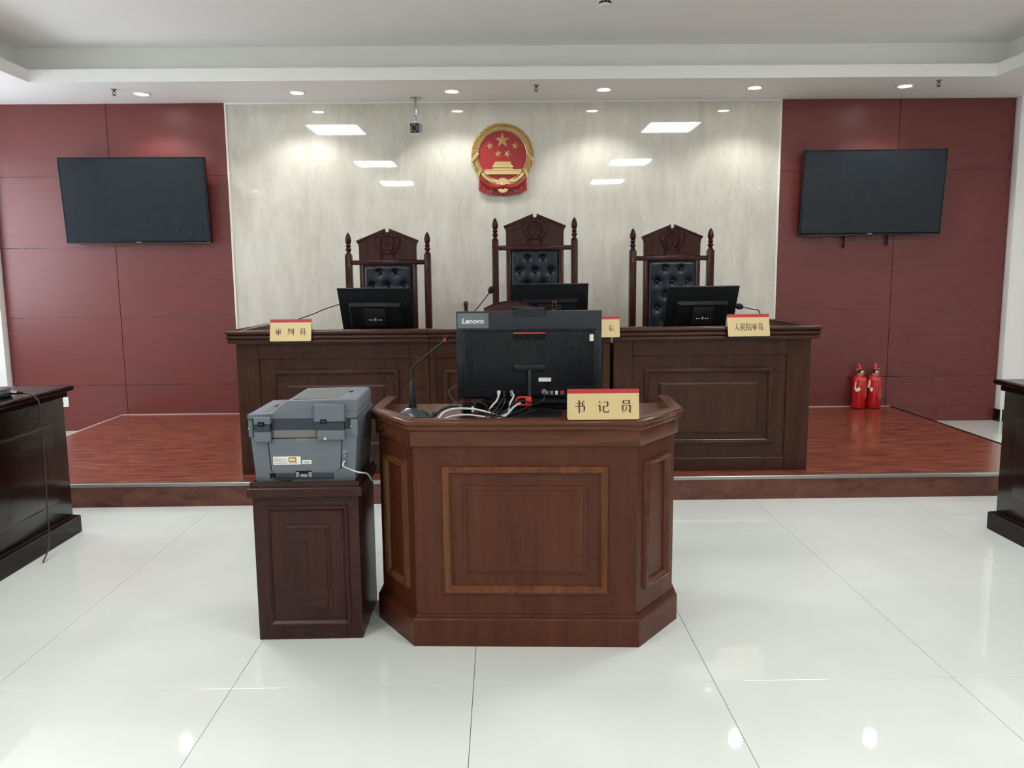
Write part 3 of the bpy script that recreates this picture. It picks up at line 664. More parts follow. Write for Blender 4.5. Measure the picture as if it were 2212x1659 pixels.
# ---------------------------------------------------------------- microphones
def bench_mic(label, base, pts, head_from, head_to, foam=True, r=0.0032):
    t = thing('gooseneck_microphone', label, 'microphone', base, 0, 'microphones on the bench')
    b = Vector(base); loc = [Vector(p)-b for p in pts]
    MB().lathe([(0.001, 0), (0.055, 0), (0.058, 0.008), (0.050, 0.030), (0.020, 0.038), (0.001, 0.038)], 20).build('base', 'mic_grey', t, smooth=40)
    MB().tube(smooth_path(loc), r, 8).build('gooseneck', 'matt_black', t)
    a = Vector(head_from)-b; c = Vector(head_to)-b; ax = (c-a)
    ln = ax.length; q = Vector((0, 0, 1)).rotation_difference(ax).to_matrix().to_4x4()
    prof = [(0.006, 0), (0.014, 0.12*ln), (0.019, 0.4*ln), (0.020, 0.65*ln), (0.014, 0.9*ln), (0.003, ln)] if foam else [(0.006, 0), (0.008, 0.1*ln), (0.008, 0.9*ln), (0.004, ln)]
    MB().lathe(prof, 14).xf(T(*a) @ q).build('head', 'foam', t, smooth=60)
bench_mic('slim microphone behind the left bench name plate, its neck pointing to the left monitor', (-1.44, 5.52, WT), [(-1.44, 5.52, WT+0.03), (-1.435, 5.51, 1.0), (-1.40, 5.5, 1.045), (-1.345, 5.5, 1.068), (-1.26, 5.5, 1.098), (-1.19, 5.5, 1.126), (-1.12, 5.5, 1.148), (-1.06, 5.5, 1.166)], (-1.065, 5.5, 1.164), (-1.02, 5.5, 1.178))
bench_mic('microphone with foam head left of the tallest judge chair', (-0.24, 5.22, WT), [(-0.24, 5.22, WT+0.03), (-0.235, 5.21, 1.02), (-0.20, 5.20, 1.075), (-0.13, 5.20, 1.16), (-0.072, 5.20, 1.233)], (-0.075, 5.20, 1.228), (-0.046, 5.20, 1.270))
bench_mic('microphone with foam head bending behind the five-character name plate', (1.66, 5.15, WT), [(1.66, 5.15, WT+0.03), (1.655, 5.14, 1.06), (1.635, 5.13, 1.105), (1.60, 5.12, 1.112), (1.53, 5.12, 1.128)], (1.535, 5.12, 1.127), (1.485, 5.12, 1.137))

dm = thing('gooseneck_microphone', 'bent black microphone with red ring on the clerk desk', 'microphone', (-0.345, 3.085, 0.8065), math.radians(-8))
MB().loft([[(0.072*math.cos(a), 0.05*math.sin(a), 0) for a in [PI/6+i*PI/3 for i in range(6)]], [(0.072*math.cos(a), 0.05*math.sin(a), 0.006) for a in [PI/6+i*PI/3 for i in range(6)]],
           [(0.026*math.cos(a), 0.024*math.sin(a), 0.036) for a in [PI/6+i*PI/3 for i in range(6)]]]).build('base', 'mic_grey', dm, 0.002, 2, 20)
MB().lathe([(0.015, 0.034), (0.015, 0.046), (0.013, 0.047), (0.011, 0.09), (0.0065, 0.14), (0.0045, 0.145)], 14).build('stem', 'black_plastic', dm, smooth=50)
MB().tube(smooth_path([(0, 0, 0.14), (-0.006, 0, 0.155), (-0.002, 0, 0.18), (0.012, 0, 0.20), (0.04, 0, 0.222), (0.09, 0, 0.262), (0.135, 0, 0.298)]), 0.0042, 8).build('gooseneck', 'black_plastic', dm)
MB().tube([(0.130, 0, 0.294), (0.137, 0, 0.300)], 0.0072, 10).build('light_ring', 'accent_red', dm)
MB().tube([(0.137, 0, 0.300), (0.150, 0, 0.311), (0.153, 0, 0.3135)], [0.0075, 0.0075, 0.005], 10).build('head', 'matt_black', dm)
MB().tube([(0.0, -0.038, 0.013), (0.012, -0.060, 0.011), (0.022, -0.078, 0.008)], 0.008, 10).build('plug', 'plug_grey', dm)

lm = thing('conference_microphone', 'grey desk microphone base on the left table', 'microphone', (-2.435, 3.83, 0.792), 0)
MB().lathe([(0.001, 0), (0.085, 0), (0.094, 0.006), (0.096, 0.022), (0.088, 0.036), (0.07, 0.040), (0.001, 0.042)], 28).build('base', 'mic_grey', lm, smooth=50)
MB().lathe([(0.088, 0.036), (0.092, 0.039), (0.088, 0.041)], 28).build('rim_ring', 'chrome', lm)
MB().tube(smooth_path([(0.038, 0, 0.04), (0.036, 0, 0.09), (0.026, 0, 0.125), (0.0, 0, 0.15), (-0.08, 0, 0.20)]), [0.016]*7+[0.013]*6+[0.007]*12, 10).build('gooseneck', 'mic_grey', lm)
MB().tube([(0.088, 0.01, 0.022), (0.130, 0.01, 0.020)], 0.0095, 12).build('plug', 'chrome', lm)
MB().tube([(0.130, 0.01, 0.020), (0.155, 0.01, 0.018)], 0.006, 10).build('plug_boot', 'matt_black', lm)
c0 = Vector((-2.435+0.155, 3.84, 0.810))
tag(MB().tube(smooth_path([c0, (-2.262, 3.845, 0.808), (-2.236, 3.85, 0.793), (-2.212, 3.85, 0.75), (-2.212, 3.852, 0.6), (-2.220, 3.86, 0.4), (-2.222, 3.85, 0.22), (-2.215, 3.84, 0.12), (-2.205, 3.80, 0.05), (-2.20, 3.74, 0.006)]), 0.0035, 7).build('microphone_cable', 'cable_brown'),
    'thin brown cable hanging down the front of the left table', 'cable')

# ---------------------------------------------------------------- computer on the clerk desk
SZ = 0.8065
pc = thing('desktop_computer', 'large black all-in-one computer seen from behind on the clerk desk', 'computer', (0.108, 3.09, SZ), math.radians(-0.6))
Q = T(0, 0.09, 0.052) @ RX(math.radians(3))
MB().box(-0.284, 0.284, -0.006, 0.016, 0, 0.348).xf(Q).build('screen', 'aio_back', pc, 0.003)
MB().loft([[(-0.258, -0.006, 0.005), (0.266, -0.006, 0.005), (0.266, -0.006, 0.278), (-0.258, -0.006, 0.278)], [(-0.255, -0.028, 0.012), (0.263, -0.028, 0.012), (0.263, -0.028, 0.27), (-0.255, -0.028, 0.27)]]).xf(Q).build('rear_housing', 'aio_rib', pc, 0.003)
rb = MB()
for k in range(118):
    xx = -0.250+k*0.0043
    if xx > 0.258: break
    if -0.062 < xx < 0.062: rb.box(xx, xx+0.0016, -0.0302, -0.027, 0.155, 0.238)
    else: rb.box(xx, xx+0.0016, -0.0302, -0.027, 0.055, 0.262)
    rb.box(xx, xx+0.0016, -0.0302, -0.027, 0.264, 0.2785)
rbo = rb.xf(Q).build('cooling_ribs', 'aio_rib', pc, smooth=0); rbo['kind'] = 'stuff'
MB().box(-0.062, 0.062, -0.031, -0.026, 0.262, 0.268).xf(Q).build('handle_lip', 'accent_red', pc, 0.001, label='dark red lip of the carrying handle')
MB().box(-0.062, 0.062, -0.0292, -0.026, 0.236, 0.262).xf(Q).build('handle_recess', 'matt_black', pc)
MB().box(-0.063, 0.063, -0.046, -0.028, 0.118, 0.144).xf(Q).build('hinge', 'black_plastic', pc, 0.004)
MB().tube([(0.0, 0.054, 0.184), (0.0, 0.046, 0.172), (0.0, 0.038, 0.155), (0.0, 0.030, 0.006)], 0.008, 12).build('stand_pole', 'black_plastic', pc)
MB().lathe([(0.001, 0), (0.125, 0), (0.125, 0.004), (0.118, 0.007), (0.001, 0.008)], 40, (0, 0.03, 0)).build('stand_foot', 'black_plastic', pc)
MB().box(-0.18, 0.18, 0.012, 0.030, -0.022, 0.004).xf(Q).build('speaker_bar', 'mic_grey', pc, 0.003)
lg = MB().box(-0.279, -0.158, -0.0072, -0.0055, 0.283, 0.342).xf(Q).build('logo_sticker', 'logo_grey', pc)
MB().box(0.235, 0.250, -0.0315, -0.030, 0.232, 0.258).xf(Q).build('small_label', 'paper', pc)
MB().box(0.036, 0.085, -0.0318, -0.028, 0.073, 0.088).xf(Q).build('white_label', 'paper', pc)
MB().box(-0.063, 0.063, -0.0085, -0.0058, 0.329, 0.348).xf(Q).build('camera_slot', 'aio_rib', pc)
wc = MB().box(-0.040, 0.062, -0.012, 0.004, 0.351, 0.362).xf(Q).build('pop_up_camera', 'aio_back', pc, 0.003)
MB().tube([(-0.063, -0.006, 0.362), (-0.040, -0.006, 0.361), (0.060, -0.006, 0.357)], 0.006, 10).xf(Q).build('camera_barrel', 'aio_back', wc)
MB().box(-0.055, -0.028, -0.011, 0.006, 0.346, 0.356).xf(Q).build('camera_bracket', 'aio_back', wc, 0.001)
for k, (sx, mm, w_) in enumerate(((0.062, 'plug_grey', 0.013), (0.081, 'plug_grey', 0.012), (0.101, 'paper', 0.011), (0.121, 'accent_red', 0.015))):
    MB().box(sx, sx+w_, -0.0325, -0.028, 0.020, 0.035).xf(Q).build('port_cover', mm, pc, 0.001)
MB().box(-0.163, -0.05, -0.030, -0.0275, 0.010, 0.012).xf(Q).build('vent_slot', 'mic_grey', pc)
def text_mesh(body, size, name, material, parent, mtx):
    cu = bpy.data.curves.new(name, 'FONT'); cu.body = body; cu.size = size; cu.align_x = 'CENTER'; cu.extrude = 0.0003; cu.offset = size*0.018
    tmp = bpy.data.objects.new(name, cu); COL.objects.link(tmp)
    bpy.context.view_layer.update()
    me = bpy.data.meshes.new_from_object(tmp.evaluated_get(bpy.context.evaluated_depsgraph_get()))
    bpy.data.objects.remove(tmp); bpy.data.curves.remove(cu)
    me.transform(mtx @ RX(PI/2)); me.materials.clear(); me.materials.append(MATS[material])
    o = bpy.data.objects.new(name, me); COL.objects.link(o); o.parent = parent
    return o
text_mesh('Lenovo', 0.0285, 'logo_lettering', 'logo_white', pc, Q @ T(-0.2185, -0.0076, 0.302))
text_mesh('▪▫▪', 0.006, 'label_print', 'print_ink', pc, Q @ T(0.2425, -0.0318, 0.246)) if False else None

# red luggage-lock shape clipped round the stand pole
lk = thing('cable_loop', 'bright red plastic shackle hooked on the computer stand', 'clip', (0.098, 3.105, SZ+0.035), 0)
MB().box(-0.007, 0.016, -0.012, 0.012, 0.0, 0.036).build('latch_block', 'lock_red', lk, 0.002)
MB().tube([(-0.005, 0, 0.033), (-0.028, 0, 0.033)]+[(-0.028-0.015*math.sin(a), 0, 0.018+0.015*math.cos(a)) for a in [PI*i/8 for i in range(1, 8)]]+[(-0.028, 0, 0.003), (-0.005, 0, 0.003)], 0.0042, 8).build('bow', 'lock_red', lk)

kb = thing('keyboard', 'low black keyboard under the computer screen', 'keyboard', (0.11, 3.287, SZ), math.radians(1))
MB().prism_x([(-0.065, 0), (-0.065, 0.030), (-0.06, 0.033), (0.065, 0.012), (0.065, 0)], -0.22, 0.22).build('case', 'matt_black', kb, 0.002)
km = MB().box(-0.0075, 0.0075, -0.007, 0.007, 0, 0.007).mesh('key', 'black_plastic', 0.0015, 1)
for rr_ in range(5):
    for cc in range(22):
        inst('key', km, kb, (-0.205+cc*0.0195, -0.05+rr_*0.024, 0.0295-rr_*0.004), (math.radians(-9.5), 0, 0))

# ---------------------------------------------------------------- cables on the clerk desk
def cable(label, pts, r, m_, name='cable', group='tangled cables on the clerk desk'):
    return tag(MB().tube(smooth_path(pts), r, 7).build(name, m_), label, 'cable', group)
Z = SZ
cable('thick white network cable looping over the desk to the computer port', [(-0.238, 2.965, Z+0.012), (-0.215, 2.99, Z+0.034), (-0.17, 3.0, Z+0.044), (-0.10, 3.0, Z+0.040), (-0.04, 2.995, Z+0.024), (-0.01, 2.995, Z+0.014), (0.02, 3.0, Z+0.022), (0.045, 3.02, Z+0.045), (0.07, 3.04, Z+0.056)], 0.0042, 'cable_white')
cable('second white cable lying under the thick white one', [(-0.232, 2.955, Z+0.006), (-0.19, 2.97, Z+0.020), (-0.13, 2.975, Z+0.024), (-0.07, 2.975, Z+0.016), (-0.02, 2.98, Z+0.008), (0.02, 3.0, Z+0.020), (0.03, 3.03, Z+0.055), (0.045, 3.06, Z+0.08), (0.040, 3.135, Z+0.083)], 0.0033, 'cable_white')
cable('short white cable hanging from the left computer port', [(-0.012, 3.13, Z+0.080), (-0.014, 3.11, Z+0.072), (-0.022, 3.09, Z+0.056), (-0.040, 3.07, Z+0.040), (-0.055, 3.04, Z+0.020)], 0.0036, 'cable_white')
cable('black cable arching from the desk edge up to the computer', [(-0.12, 2.96, Z+0.006), (-0.05, 2.965, Z+0.012), (0.0, 2.98, Z+0.025), (0.03, 3.0, Z+0.052), (0.06, 3.03, Z+0.064), (0.09, 3.05, Z+0.060), (0.12, 3.08, Z+0.045)], 0.0032, 'cable_black')
cable('black cable coiled into a narrow upright loop', [(-0.08, 2.96, Z+0.005), (-0.03, 2.985, Z+0.035), (0.0, 3.0, Z+0.072), (0.008, 3.0, Z+0.080), (0.012, 3.0, Z+0.070), (-0.006, 2.99, Z+0.040), (-0.05, 2.98, Z+0.012), (-0.09, 2.975, Z+0.006)], 0.0024, 'cable_black')
cable('thin black cable lying along the front rim', [(-0.28, 2.935, Z+0.005), (-0.2, 2.945, Z+0.010), (-0.12, 2.94, Z+0.014), (-0.04, 2.945, Z+0.008), (0.03, 2.955, Z+0.004)], 0.0028, 'cable_black')
cable('black cable running from the adapter to the left', [(-0.165, 3.06, Z+0.040), (-0.20, 3.04, Z+0.045), (-0.235, 3.01, Z+0.034), (-0.252, 2.985, Z+0.02)], 0.0048, 'cable_black')
cable('thin brown cable drooping from the left computer edge to the desk', [(-0.160, 3.15, Z+0.108), (-0.185, 3.135, Z+0.108), (-0.205, 3.12, Z+0.095), (-0.20, 3.10, Z+0.075), (-0.175, 3.07, Z+0.052), (-0.155, 3.03, Z+0.03), (-0.15, 2.98, Z+0.008), (-0.16, 2.96, Z+0.004)], 0.0022, 'cable_brown')
cable('thin brown cable arching behind the black adapter', [(-0.23, 3.02, Z+0.01), (-0.215, 3.06, Z+0.035), (-0.185, 3.09, Z+0.052), (-0.13, 3.10, Z+0.054), (-0.08, 3.09, Z+0.050), (-0.058, 3.07, Z+0.035), (-0.09, 3.03, Z+0.012)], 0.0020, 'cable_brown')
cable('black power cable from the right computer plug behind the red shackle', [(0.165, 3.115, Z+0.075), (0.163, 3.10, Z+0.062), (0.15, 3.09, Z+0.05), (0.12, 3.10, Z+0.040), (0.08, 3.08, Z+0.025), (0.03, 3.04, Z+0.012), (-0.03, 3.0, Z+0.006)], 0.0036, 'cable_black')
cable('brown cable curling round the microphone base at the left corner', [(-0.33, 3.0, Z+0.012), (-0.37, 2.99, Z+0.004), (-0.41, 3.02, Z+0.008), (-0.415, 3.05, Z+0.018), (-0.39, 3.035, Z+0.03)], 0.0024, 'cable_brown')
cable('black cable twisting beside the white ones to the right', [(-0.23, 2.945, Z+0.004), (-0.16, 2.985, Z+0.012), (-0.09, 2.99, Z+0.03), (-0.03, 2.99, Z+0.02), (0.03, 2.98, Z+0.008), (0.08, 3.0, Z+0.02), (0.13, 3.03, Z+0.03)], 0.003, 'cable_black')
cable('black cable in a flat loop left of the screen foot', [(-0.14, 3.01, Z+0.006), (-0.07, 3.03, Z+0.02), (-0.015, 3.04, Z+0.034), (-0.03, 3.01, Z+0.046), (-0.055, 3.0, Z+0.03), (-0.04, 2.975, Z+0.012), (0.0, 2.965, Z+0.005)], 0.0025, 'cable_black')
ad = thing('adapter_box', 'small black adapter box behind the cables beside the microphone', 'adapter', (-0.130, 3.062, Z), 0.2)
MB().box(-0.022, 0.022, -0.02, 0.02, 0.016, 0.052).build('housing', 'matt_black', ad, 0.002)
MB().box(-0.024, 0.024, -0.022, 0.022, 0.0, 0.017).build('mounting_block', 'mic_grey', ad, 0.002)
MB().box(0.010, 0.018, -0.0208, -0.019, 0.022, 0.044).build('pin_strip', 'paper', ad)
fc = thing('ferrite_bead', 'fat black ferrite bead on a cable near the microphone', 'cable bead', (-0.262, 2.972, Z), 0)
MB().tube([(-0.008, -0.006, 0.004+0.008), (0.010, 0.008, 0.034)], 0.0105, 14).build('shell', 'black_plastic', fc, 0.001)
MB().tube([(-0.009, -0.007, 0.0105), (-0.0075, -0.0055, 0.013)], 0.0112, 14).build('end_cap', 'matt_black', fc)
for nm_, sx, mm in (('white', -0.010, 'cable_white'), ('black', 0.012, 'cable_black'), ('grey', 0.040, 'plug_grey')):
    p = thing('plug', nm_+' plug pushed into the lower left of the computer', 'plug', (sx-0.002, 3.140, Z+0.072), 0, 'plugs in the computer')
    MB().box(-0.007, 0.007, -0.012, 0.008, 0.004, 0.018).build('body', mm, p, 0.002)
    MB().tube([(0, -0.006, 0.006), (-0.001, -0.012, -0.004)], 0.0042, 8).build('boot', mm, p)
p = thing('plug', 'grey round power plug at the lower right of the computer', 'plug', (0.165, 3.138, Z+0.072), 0, 'plugs in the computer')
MB().tube([(0, 0.004, 0.012), (0, -0.014, 0.010)], [0.011, 0.009], 12).build('body', 'plug_grey', p)
MB().tube([(0, -0.010, 0.008), (0, -0.020, 0.002)], 0.005, 10).build('boot', 'mic_grey', p)

# ---------------------------------------------------------------- printer on the cabinet (its back looks to the room)
pr = thing('printer', 'grey multifunction printer seen from behind on the small cabinet', 'printer', (-0.724, 2.905, 0.5905), math.radians(0.3))
def zz(v): return (1040-v)*0.00173+0.014         # picture rows at the back plane to height above the cabinet top
bw, tw = 0.180, 0.196
D_ = 0.34
# tapered lower body
MB().loft([[(-bw, 0.0, 0), (bw, 0.0, 0), (bw+0.004, D_-0.02, 0), (-bw-0.004, D_-0.02, 0)],
           [(-tw, 0.0, zz(925)), (tw, 0.0, zz(925)), (tw+0.004, D_, zz(925)), (-tw-0.004, D_, zz(925))],
           [(-tw-0.004, 0.004, zz(908)), (tw+0.004, 0.004, zz(908)), (tw+0.006, D_, zz(908)), (-tw-0.006, D_, zz(908))]]).build('body', 'printer_grey', pr, 0.004)
dr = MB().loft([[(-0.122, -0.0015, zz(1018)), (0.128, -0.0015, zz(1018)), (0.128, 0.002, zz(1018)), (-0.122, 0.002, zz(1018))],
           [(-0.130, -0.0015, zz(949)), (0.136, -0.0015, zz(949)), (0.136, 0.002, zz(949)), (-0.130, 0.002, zz(949))]]).build('rear_door', 'printer_grey', pr, 0.001, 1)
MB().box(-0.030, 0.014, -0.0028, 0.0, zz(958), zz(948)).build('finger_recess', 'printer_taupe', dr, 0.002)
seam = MB()
seam.tube([(-0.132, -0.0004, zz(947.5)), (-0.124, -0.0004, zz(1017)), (-0.114, -0.0004, zz(1017.5)), (-0.114, -0.0004, zz(1021))], 0.0014, 5)
seam.tube([(0.139, -0.0004, zz(947.5)), (0.131, -0.0004, zz(1015)), (0.120, -0.0004, zz(1015.5)), (0.120, -0.0004, zz(1021))], 0.0014, 5)
seam.tube([(-0.132, -0.0004, zz(947.5)), (0.139, -0.0004, zz(947.5))], 0.0014, 5)
seam.build('seam', 'matt_black', pr)
MB().box(-0.114, 0.120, -0.0025, 0.002, zz(1021.5), zz(1010)).build('lower_flap', 'printer_grey', pr, 0.002)
MB().box(-0.108, 0.104, -0.0015, 0.002, zz(1037), zz(1023.5)).build('tray_back', 'printer_dark', pr, 0.001)
sl = MB().box(-0.036, 0.024, -0.0032, 0.001, zz(1030), zz(1017.5)).build('tray_slot', 'matt_black', pr, 0.002)
for a, b in ((-0.034, -0.022), (0.012, 0.024)): MB().box(a, b, -0.0055, -0.002, zz(1031.5), zz(1021)).build('latch', 'plug_grey', sl, 0.001)
MB().box(-0.018, 0.008, -0.005, -0.002, zz(1031.5), zz(1025)).build('catch', 'plug_grey', sl, 0.001)
MB().box(-0.130, -0.109, -0.0022, 0.001, zz(1033), zz(1022.5)).build('power_socket', 'matt_black', pr, 0.001)
# dark band and grey recess under the scanner
MB().box(-0.115, 0.165, -0.0045, 0.012, zz(929.5), zz(906)).build('scanner_band', 'printer_dark', pr, 0.002)
MB().box(-0.110, 0.048, -0.0030, 0.006, zz(946.5), zz(930)).build('recess_panel', 'printer_taupe', pr, 0.001)
MB().box(-0.182, 0.188, -0.001, 0.05, zz(929), zz(905)).build('scanner_gap', 'printer_dark', pr, 0.001)
for s, (a, b) in ((-1, (-0.198, -0.182)), (1, (0.172, 0.198))):
    MB().box(a, b, -0.006, 0.03, zz(944), zz(908)).build('corner_post', 'printer_grey', pr, 0.003)
# hinges
for (a, b, z_t, z_m, c, d, za, zb_) in ((-0.174, -0.112, 900, 916, -0.175, -0.114, 933, 954), (0.044, 0.155, 874, 912, 0.052, 0.152, 931, 951)):
    hg = MB().box(a, b, -0.024, 0.0, zz(z_m), zz(z_t)).build('hinge_cover', 'printer_grey', pr, 0.005, 3)
    MB().box(a+0.002, b-0.004, -0.020, 0.0, zz(za-1), zz(z_m+0.5)).build('hinge_block', 'printer_dark', hg, 0.003)
    MB().box(c, d, -0.020, 0.0, zz(zb_), zz(za-1.5)).build('hinge_base', 'printer_grey', hg, 0.004, 3)
    mx3 = (a+b)/2-0.003-(0.018 if a > 0 else 0)
    MB().box(mx3-0.012, mx3+0.012, -0.0265, -0.02, zz(z_m+3), zz(z_m-6)).build('hinge_clip', 'matt_black', hg, 0.002)
    MB().box(mx3-0.008, mx3+0.008, -0.0275, -0.024, zz(z_m+1), zz(z_m-3)).build('clip_window', 'printer_dark', hg, 0.001)
MB().lathe([(0.006, 0), (0.006, 0.003), (0.003, 0.0035)], 12, (0.082, -0.020, zz(947)), RX(PI/2)).build('screw', 'chrome', pr)
for sx, zv in ((0.174, 923), (-0.196, 925)): MB().lathe([(0.0028, 0), (0.0028, 0.002)], 8, (sx, -0.006, zz(zv)), RX(PI/2)).build('screw', 'chrome', pr)
# scanner lid with raised document feeder
prof = [(-0.200, zz(905.5)), (-0.200, zz(897)), (-0.195, zz(895)), (-0.128, zz(894)), (-0.112, zz(893)), (-0.104, zz(891)), (-0.080, zz(879)), (-0.060, zz(870)), (-0.050, zz(867.5)), (0.180, zz(866)), (0.193, zz(868)), (0.197, zz(873)), (0.197, zz(905.5))]
lid = MB().prism_y(prof, -0.004, D_-0.015).build('scanner_lid', 'printer_light', pr, 0.0025)
MB().prism_y([(x_, z_-0.001) if i not in (0, 12) else (x_, z_) for i, (x_, z_) in enumerate(prof)], -0.0055, -0.003).build('lid_back', 'printer_grey', lid, 0.001)
MB().box(-0.050+0.012, 0.125, 0.02, D_-0.05, zz(867), zz(865.7)).build('feeder_cover', 'printer_taupe', lid, 0.0008, 1)
MB().box(-0.150, -0.106, 0.02, D_-0.03, zz(894), zz(893.2)).build('paper_guide', 'printer_taupe', lid, 0.0006, 1)
MB().box(-0.142, -0.132, 0.14, 0.18, zz(893.6), zz(892.6)).build('guide_slot', 'matt_black', lid)
MB().box(0.135, 0.150, 0.18, 0.21, zz(866.2), zz(865.4)).build('feeder_latch', 'matt_black', lid, 0.001)
MB().box(-0.1305, -0.1295, -0.0060, -0.004, zz(905), zz(894.5)).build('lid_seam', 'matt_black', lid)
MB().box(0.13, 0.1975, -0.0062, D_-0.016, zz(892.2), zz(891.4)).build('feeder_seam', 'printer_dark', lid)
# stickers
st = MB().box(-0.115, -0.015, -0.0022, -0.001, zz(1004.5), zz(987)).build('rating_label', 'paper', pr)
MB().box(-0.059, -0.031, -0.0027, -0.002, zz(998.5), zz(989)).build('warning_border', 'warning_brown', st)
MB().box(-0.0565, -0.0335, -0.0030, -0.0025, zz(997), zz(990.5)).build('warning_field', 'warning_yellow', st)
tl = MB()
for k, (zv, x1_) in enumerate(((989.5, -0.098), (992, -0.066), (993.8, -0.064), (995.6, -0.086), (997.6, -0.062))): tl.box(-0.112, x1_, -0.0026, -0.002, zz(zv+0.5), zz(zv-0.3))
for k in range(26): tl.box(-0.110+k*0.0018, -0.110+k*0.0018+0.0007+0.0005*(k % 3 == 0), -0.0026, -0.002, zz(1002.3), zz(1000))
for zv in (1000, 1001.5): tl.box(-0.058, -0.026, -0.0026, -0.002, zz(zv+0.4), zz(zv-0.3))
tl.build('label_print', 'print_grey', st, smooth=0)
s2 = MB().box(-0.010, 0.024, -0.0022, -0.001, zz(1003.5), zz(995)).build('serial_label', 'paper', pr)
tl = MB()
for k in range(4): tl.box(-0.004+k*0.006, -0.001+k*0.006, -0.0026, -0.002, zz(999), zz(997.2))
tl.box(-0.004, 0.018, -0.0026, -0.002, zz(1001.8), zz(1000.2)); tl.build('label_print', 'print_grey', s2, smooth=0)
# sockets with the white lead
so = MB().box(0.139, 0.155, -0.0022, 0.001, zz(1007), zz(975)).build('socket_panel', 'printer_light', pr, 0.001)
for zv in (986, 999): MB().box(0.141, 0.153, -0.0032, -0.002, zz(zv+5), zz(zv-5)).build('socket', 'printer_dark', so, 0.0005, 1); MB().box(0.143, 0.151, -0.0040, -0.003, zz(zv+3.5), zz(zv-3.5)).build('socket_core', 'plug_grey', so)
px_, py_, pz_ = pr.location
lead = [(0.145, -0.006, zz(998)), (0.143, -0.020, zz(1001)), (0.143, -0.022, zz(1006)), (0.150, -0.010, zz(1011)), (0.165, 0.0, zz(1017)), (0.188, 0.0, zz(1022)), (0.205, 0.012, zz(1026)), (0.218, 0.05, zz(1034)), (0.224, 0.12, zz(1060))]
tag(MB().tube(smooth_path([(px_+a, py_+b, pz_+c) for a, b, c in lead]), 0.0032, 7).build('printer_lead', 'cable_white'), 'white lead plugged into the back of the printer', 'cable')
lead = [(-0.119, -0.004, zz(1028)), (-0.115, -0.012, zz(1031)), (-0.105, -0.010, zz(1034)), (-0.085, -0.006, zz(1035.5)), (-0.07, 0.0, zz(1037.5)), (-0.05, 0.004, zz(1038.5))]
tag(MB().tube(smooth_path([(px_+a, py_+b-0.004, pz_+c) for a, b, c in lead]), 0.0030, 7).build('printer_power_cable', 'cable_black'), 'short black power cable at the lower left of the printer', 'cable')

# ---------------------------------------------------------------- televisions
def television(label, x, z, roll, arms):
    t = thing('television', label, 'television', (x, YW1-0.007, z), 0, 'wall televisions')
    W_, H_ = 1.222, 0.712
    Q = T(0, -0.115, 0) @ RY(roll) @ RX(math.radians(5.0))
    MB().box(-W_/2, W_/2, -0.010, 0.022, -H_/2, H_/2).xf(Q).build('case', 'matt_black', t, 0.003)
    MB().box(-W_/2+0.011, W_/2-0.011, -0.0125, -0.008, -H_/2+0.022, H_/2-0.011).xf(Q).build('screen', 'tv_glass', t)
    b = MB()
    for a, c, d, e in ((-W_/2, W_/2, -H_/2, -H_/2+0.008), (-W_/2, W_/2, H_/2-0.006, H_/2+0.001), (-W_/2, -W_/2+0.005, -H_/2, H_/2), (W_/2-0.005, W_/2, -H_/2, H_/2)): b.box(a, c, -0.0135, -0.006, d, e)
    b.xf(Q).build('bezel', 'tv_frame', t, 0.001, 1)
    MB().box(-0.022, 0.022, -0.0140, -0.012, -H_/2+0.009, -H_/2+0.014).xf(Q).build('badge', 'aluminium', t)
    MB().box(-0.35, 0.35, 0.021, 0.05, -0.25, 0.12).xf(Q).build('rear_housing', 'matt_black', t, 0.006)
    m_ = MB().box(-0.25, 0.25, -0.03, 0, 0.02, 0.07); m_.box(-0.25, 0.25, -0.03, 0, -0.17, -0.12)
    for sx in (-0.2, 0.2): m_.box(sx-0.02, sx+0.02, -0.065, -0.01, -0.24, 0.14)
    m_.build('wall_bracket', 'matt_black', t, 0.002)
    for ax, ln in arms:
        MB().tube([(ax, -0.030, -0.30), (ax, -0.030, -H_/2-ln*0.7), (ax-0.004, -0.036, -H_/2-ln)], 0.010, 8).build('bracket_arm', 'matt_black', t)
television('large wall television on the left red panels', -3.078, 1.992, math.radians(0.3), [])
television('large wall television on the right red panels with two bracket arms', 3.185, 2.008, math.radians(-0.25), [(-0.193, 0.105), (0.185, 0.085)])

# ---------------------------------------------------------------- national emblem on the marble
em = thing('national_emblem', 'round red and gold national emblem on the marble wall', 'emblem', (0.028, YW1-0.009, 2.352), 0)
K = 0.000477
def ec(x, y): return ((x-875)*K, (775-y)*K)      # study picture to emblem plane
MB().lathe([(0.001, 0), (0.262, 0), (0.262, 0.014), (0.001, 0.014)], 72, (0, 0, 0), RX(PI/2)).build('backing_disc', 'emblem_gold', em, 0.002, 1)
MB().lathe([(0.001, 0.015), (0.206, 0.015), (0.206, 0.019), (0.001, 0.019)], 72, (0, 0, 0), RX(PI/2)).build('field', 'emblem_red', em, smooth=20)
rg = []
n = 72
sec = [(0.204, 0.012), (0.206, 0.022), (0.218, 0.027), (0.238, 0.029), (0.258, 0.026), (0.270, 0.018), (0.271, 0.0)]
v = []; fcs = []
for i in range(n):
    a = 2*PI*i/n
    v += [(r_*math.cos(a), -h_, r_*math.sin(a)) for r_, h_ in sec]
m7 = len(sec)
for i in range(n):
    for j in range(m7-1): fcs.append((i*m7+j, i*m7+j+1, ((i+1) % n)*m7+j+1, ((i+1) % n)*m7+j))
MB().add(v, fcs).build('wreath', 'emblem_gold', em, smooth=60)
lf = MB()
